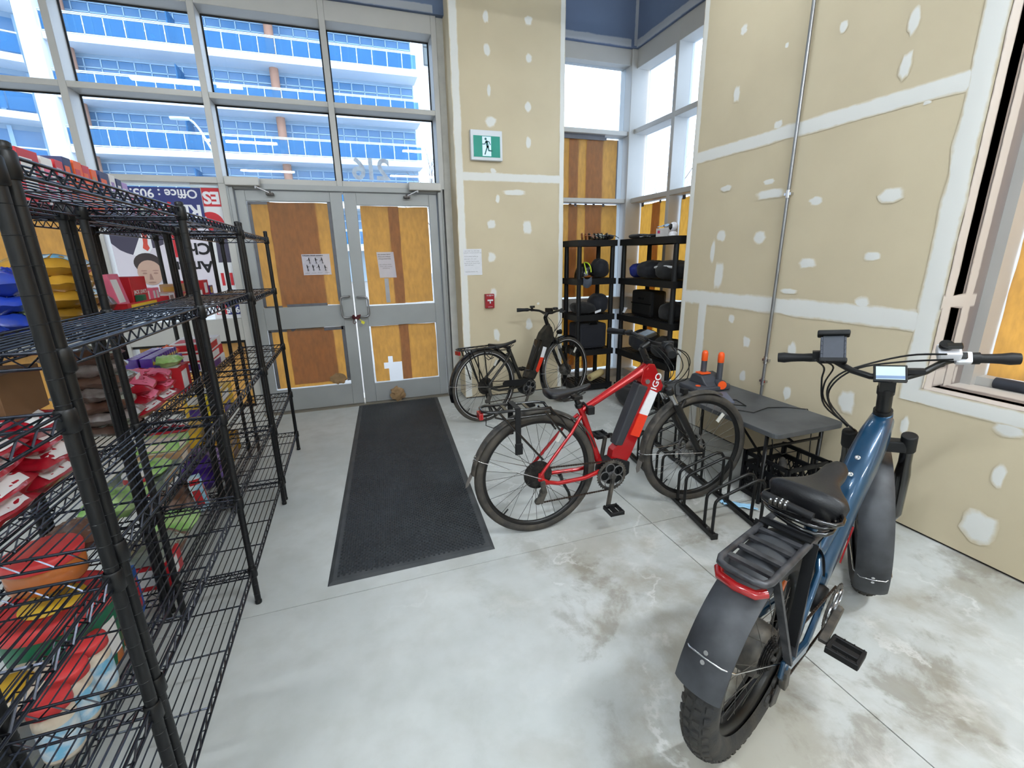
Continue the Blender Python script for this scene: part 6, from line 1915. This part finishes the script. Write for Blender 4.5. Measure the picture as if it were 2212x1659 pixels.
WC = mat('white_gloss_plastic', (228, 226, 230), .3, ns=5, na=.03)
MB().lathe([(0, 0), (.042, 0), (.044, .006), (.034, .032), (.018, .042)], (2.80, 3.62, 1.628), n=24).build('base', WC, cm)
MB().lathe([(.04 * math.sin(PI * i / 14), -.04 * math.cos(PI * i / 14)) for i in range(15)], (2.80, 3.62, 1.708), n=24).build('head', WC, cm)
MB().lathe([(0, .0425), (.014, .040), (.025, .0325), (.0285, .0285)], (2.80, 3.62, 1.708), (-.80, .10, .02), 20).build('lens', M['gloss'], cm)

# ================================================================ TABLE, CRATE, BOOT DRYER, FLOOR RACK
tz = .485
tb = thing('folding_table', 'low black folding table against the drywall under the conduit', 'table', (2.42, 2.36, 0))
def rrect(x0, x1, y0, y1, r, n=5):
    out = []
    for (cx, cy, a0) in ((x1 - r, y1 - r, 0), (x0 + r, y1 - r, 90), (x0 + r, y0 + r, 180), (x1 - r, y0 + r, 270)):
        for i in range(n + 1):
            a = math.radians(a0 + 90 * i / n)
            out.append((cx + r * math.cos(a), cy + r * math.sin(a)))
    return out
TT = mat('scuffed_black_tabletop', (58, 60, 63), .5, ns=5, col2=(82, 84, 86), bump=.04, bs=150)
MB().prism(rrect(2.16, 2.70, 1.765, 2.96, .045), (0, 0, tz - .03), (1, 0, 0), (0, 1, 0), (0, 0, .03)).build('tabletop', TT, tb, bev=.004)
for y in (1.86, 2.865):
    lg = MB()
    s = 1 if y > 2.4 else -1
    lg.tube([(2.20, y, 0.0), (2.20, y, tz - .035), (2.64, y, tz - .035), (2.64, y, 0.0)], .0125, 10)
    lg.build('leg_frame', M['bikeblack'], tb)
    br = MB().tube([(2.20, y, tz - .12), (2.64, y, tz - .12)], .009, 8).tube([(2.42, y, tz - .12), (2.42, y - s * .26, tz - .035)], .008, 8).bar((2.20, y, tz - .2), (2.20, y - s * .2, tz - .035), .016, .004)
    br.build('brace', M['bikeblack'], tb)
tag(MB().tube([(2.30, 2.52, tz + .004), (2.36, 2.40, tz + .004), (2.44, 2.34, tz + .004), (2.40, 2.22, tz + .004), (2.30, 2.30, tz + .004), (2.25, 2.22, tz + .004), (2.34, 2.10, tz + .004), (2.50, 2.14, tz + .004), (2.62, 2.10, tz + .004), (2.704, 2.02, tz + .004), (2.712, 1.98, tz - .08), (2.705, 1.96, .20), (2.66, 1.92, .12)], .0032, 6).build('power_cord', M['bikeblack']), 'thin black power cord looping over the folding table', 'cord')
tag(MB().tube([(2.17, 1.80, tz - .04), (2.22, 1.83, .38), (2.34, 1.86, .30), (2.48, 1.93, .26), (2.60, 1.96, .24), (2.66, 1.98, .20), (2.70, 2.0, .12)], .0032, 6).build('power_cord', M['bikeblack']), 'black cord hanging under the folding table above the crate', 'cord')
# boot dryer
bd = thing('boot_dryer', 'grey boot dryer with two upright orange tipped tubes on the table', 'boot dryer', (2.46, 2.66, tz))
mb = MB().prism(rrect(2.30, 2.62, 2.56, 2.80, .05), (0, 0, tz + .004), (1, 0, 0), (0, 1, 0), (0, 0, .035))
mb.build('base', M['dryer'], bd, bev=.01)
mb = MB().prism([(2.58, tz + .035), (2.62, tz + .06), (2.66, tz + .105), (2.72, tz + .115), (2.76, tz + .10), (2.79, tz + .035)], (2.40, 0, 0), (0, 1, 0), (0, 0, 1), (.17, 0, 0))
mb.build('blower_housing', M['dryer'], bd, bev=.012)
MB().prism(rrect(2.41, 2.50, 2.66, 2.74, .015), (0, 0, tz + .112), (1, 0, 0), (0, 1, 0), (0, 0, .008)).build('orange_panel', M['orange'], bd, bev=.002)
MB().lathe([(0, .0), (.018, 0), (.018, .006), (0, .008)], (2.355, 2.63, tz + .038), n=16).build('dial', M['orange'], bd)
for (x, y, z0) in ((2.47, 2.715, .09), (2.53, 2.615, .03)):
    tbv = MB().cyl((x, y, tz + z0), (x, y, tz + .215), .021, n=20).build('tube', M['dryer'], bd)
    MB().lathe([(.0215, .0), (.0225, .002), (.0225, .055), (.019, .070), (.010, .078), (0, .079)], (x, y, tz + .205), n=20).build('orange_tip', M['orange'], tbv)
MB().cyl((2.535, 2.64, tz + .045), (2.515, 2.565, tz + .045), .036, n=22).build('elbow', M['dryer'], bd)
MB().cyl((2.516, 2.568, tz + .045), (2.512, 2.556, tz + .045), .031, n=22).build('orange_cap', M['orange'], bd)
tag(MB().obox((2.34, 2.45, tz + .006), (.10, -.05, 0), (.06, .10, 0), (0, 0, .005)).build('folder', mat('slate_folder', (92, 98, 116), .5, ns=6)), 'slate blue folder lying under the boot dryer', 'folder')
# crate
cr = thing('milk_crate', 'black plastic milk crate under the near end of the table', 'crate', (2.385, 1.86, 0))
x0, x1, y0, y1, h = 2.225, 2.545, 1.715, 2.015, .285
mb = MB()
mb.box(x0, x1, y0, y1, .0, .012)
for (a, b_) in (((x0, y0), (x1, y0)), ((x1, y0), (x1, y1)), ((x1, y1), (x0, y1)), ((x0, y1), (x0, y0))):
    A, B = Vector((*a, 0)), Vector((*b_, 0))
    d = (B - A).normalized()
    L = (B - A).length
    up = Vector((0, 0, 1))
    for (z, hh) in ((.018, .03), (.085, .014), (.20, .03), (h - .012, .024)):
        mb.bar(A + up * z, B + up * z, .012, hh)
    for q in (0, .34, .66, 1):
        p = A + d * L * q
        mb.bar(p + up * .01, p + up * h, .03 if q in (0, 1) else .014, .012, d)
    for i in range(9):
        p, q = A + d * L * i / 9, A + d * L * (i + 1) / 9
        for k in range(2):
            za, zb = .03 + .075 * k + .02, .03 + .075 * (k + 1) + .02
            mb.bar(p + up * za, q + up * zb, .006, .006)
            mb.bar(q + up * za, p + up * zb, .006, .006)
mb.build('lattice_body', M['black'], cr)
tag(MB().tube([(2.33, 1.80, .02), (2.42, 1.86, .12), (2.46, 1.94, .20), (2.40, 1.90, .24), (2.34, 1.84, .20), (2.40, 1.80, .10)], .018, 8).build('inner_tube', M['rubber']), 'loose black rubber tube inside the milk crate', 'tube')
# floor bike rack
fr_ = thing('floor_bike_rack', 'black steel floor bike rack with paired wheel loops', 'bike rack', (1.9, 2.4, 0))
A0, B0 = Vector((1.690, 1.665, .016)), Vector((1.932, 3.13, .016))
dd = (B0 - A0).normalized()
sd = Vector((dd.y, -dd.x, 0))
OFF = .285
for o in (0, OFF):
    ext = .0 if not o else -.02
    p, q = A0 + sd * o + dd * ext, B0 + sd * o
    MB().bar(p, q, .032, .026).bar(p, p - dd * .012, .038, .034).build('rail', M['bikeblack'], fr_, bev=.002, seg=1)
L = (B0 - A0).length
for i in range(5):
    for k in range(2):
        s = .018 + i * .285 + k * .075 + (.0 if i else 0)
        if s > L:
            continue
        f_ = A0 + dd * s
        hN, hF = .205, .295
        def at(o, z):
            return f_ + sd * o + Vector((0, 0, z))
        pts = [at(0, .0), at(0, hN - .03), at(.004, hN - .012), at(.015, hN), at(.035, hN + .012), at(OFF - .085, hF - .012), at(OFF - .05, hF), at(OFF - .02, hF - .006), at(OFF - .005, hF - .03), at(OFF, hF - .06), at(OFF, 0)]
        MB().tube(pts, .0085, 10).build('wheel_loop', M['bikeblack'], fr_)
bl = MB()
for o in (0, OFF):
    for i in range(5):
        c = A0 + dd * (.055 + i * .285) + sd * o
        bl.cyl(c + Vector((0, 0, .012)), c + Vector((0, 0, .020)), .009, n=8)
bl.build('bolt', M['chrome'], fr_)
fm_ = thing('face_mask', 'crumpled pale blue face mask on the floor by the bike rack', 'mask', (2.05, 1.83, 0))
def mk_(u, v):
    return (1.985 + .14 * u + .01 * v, 1.905 - .12 * u + .055 * v, .006 + .010 * math.sin(v * 9) * .5 + .008 * nz(u * 6, v * 6) + .006)
MB().grid(mk_, 14, 10).build('cloth', mat('blue_mask_cloth', (150, 196, 226), .8, ns=20), fm_)
MB().tube([mk_(1, 0), (2.14, 1.77, .006), (2.15, 1.80, .006), mk_(1, 1)], .0015, 5).build('ear_loop', M['reflw'], fm_)
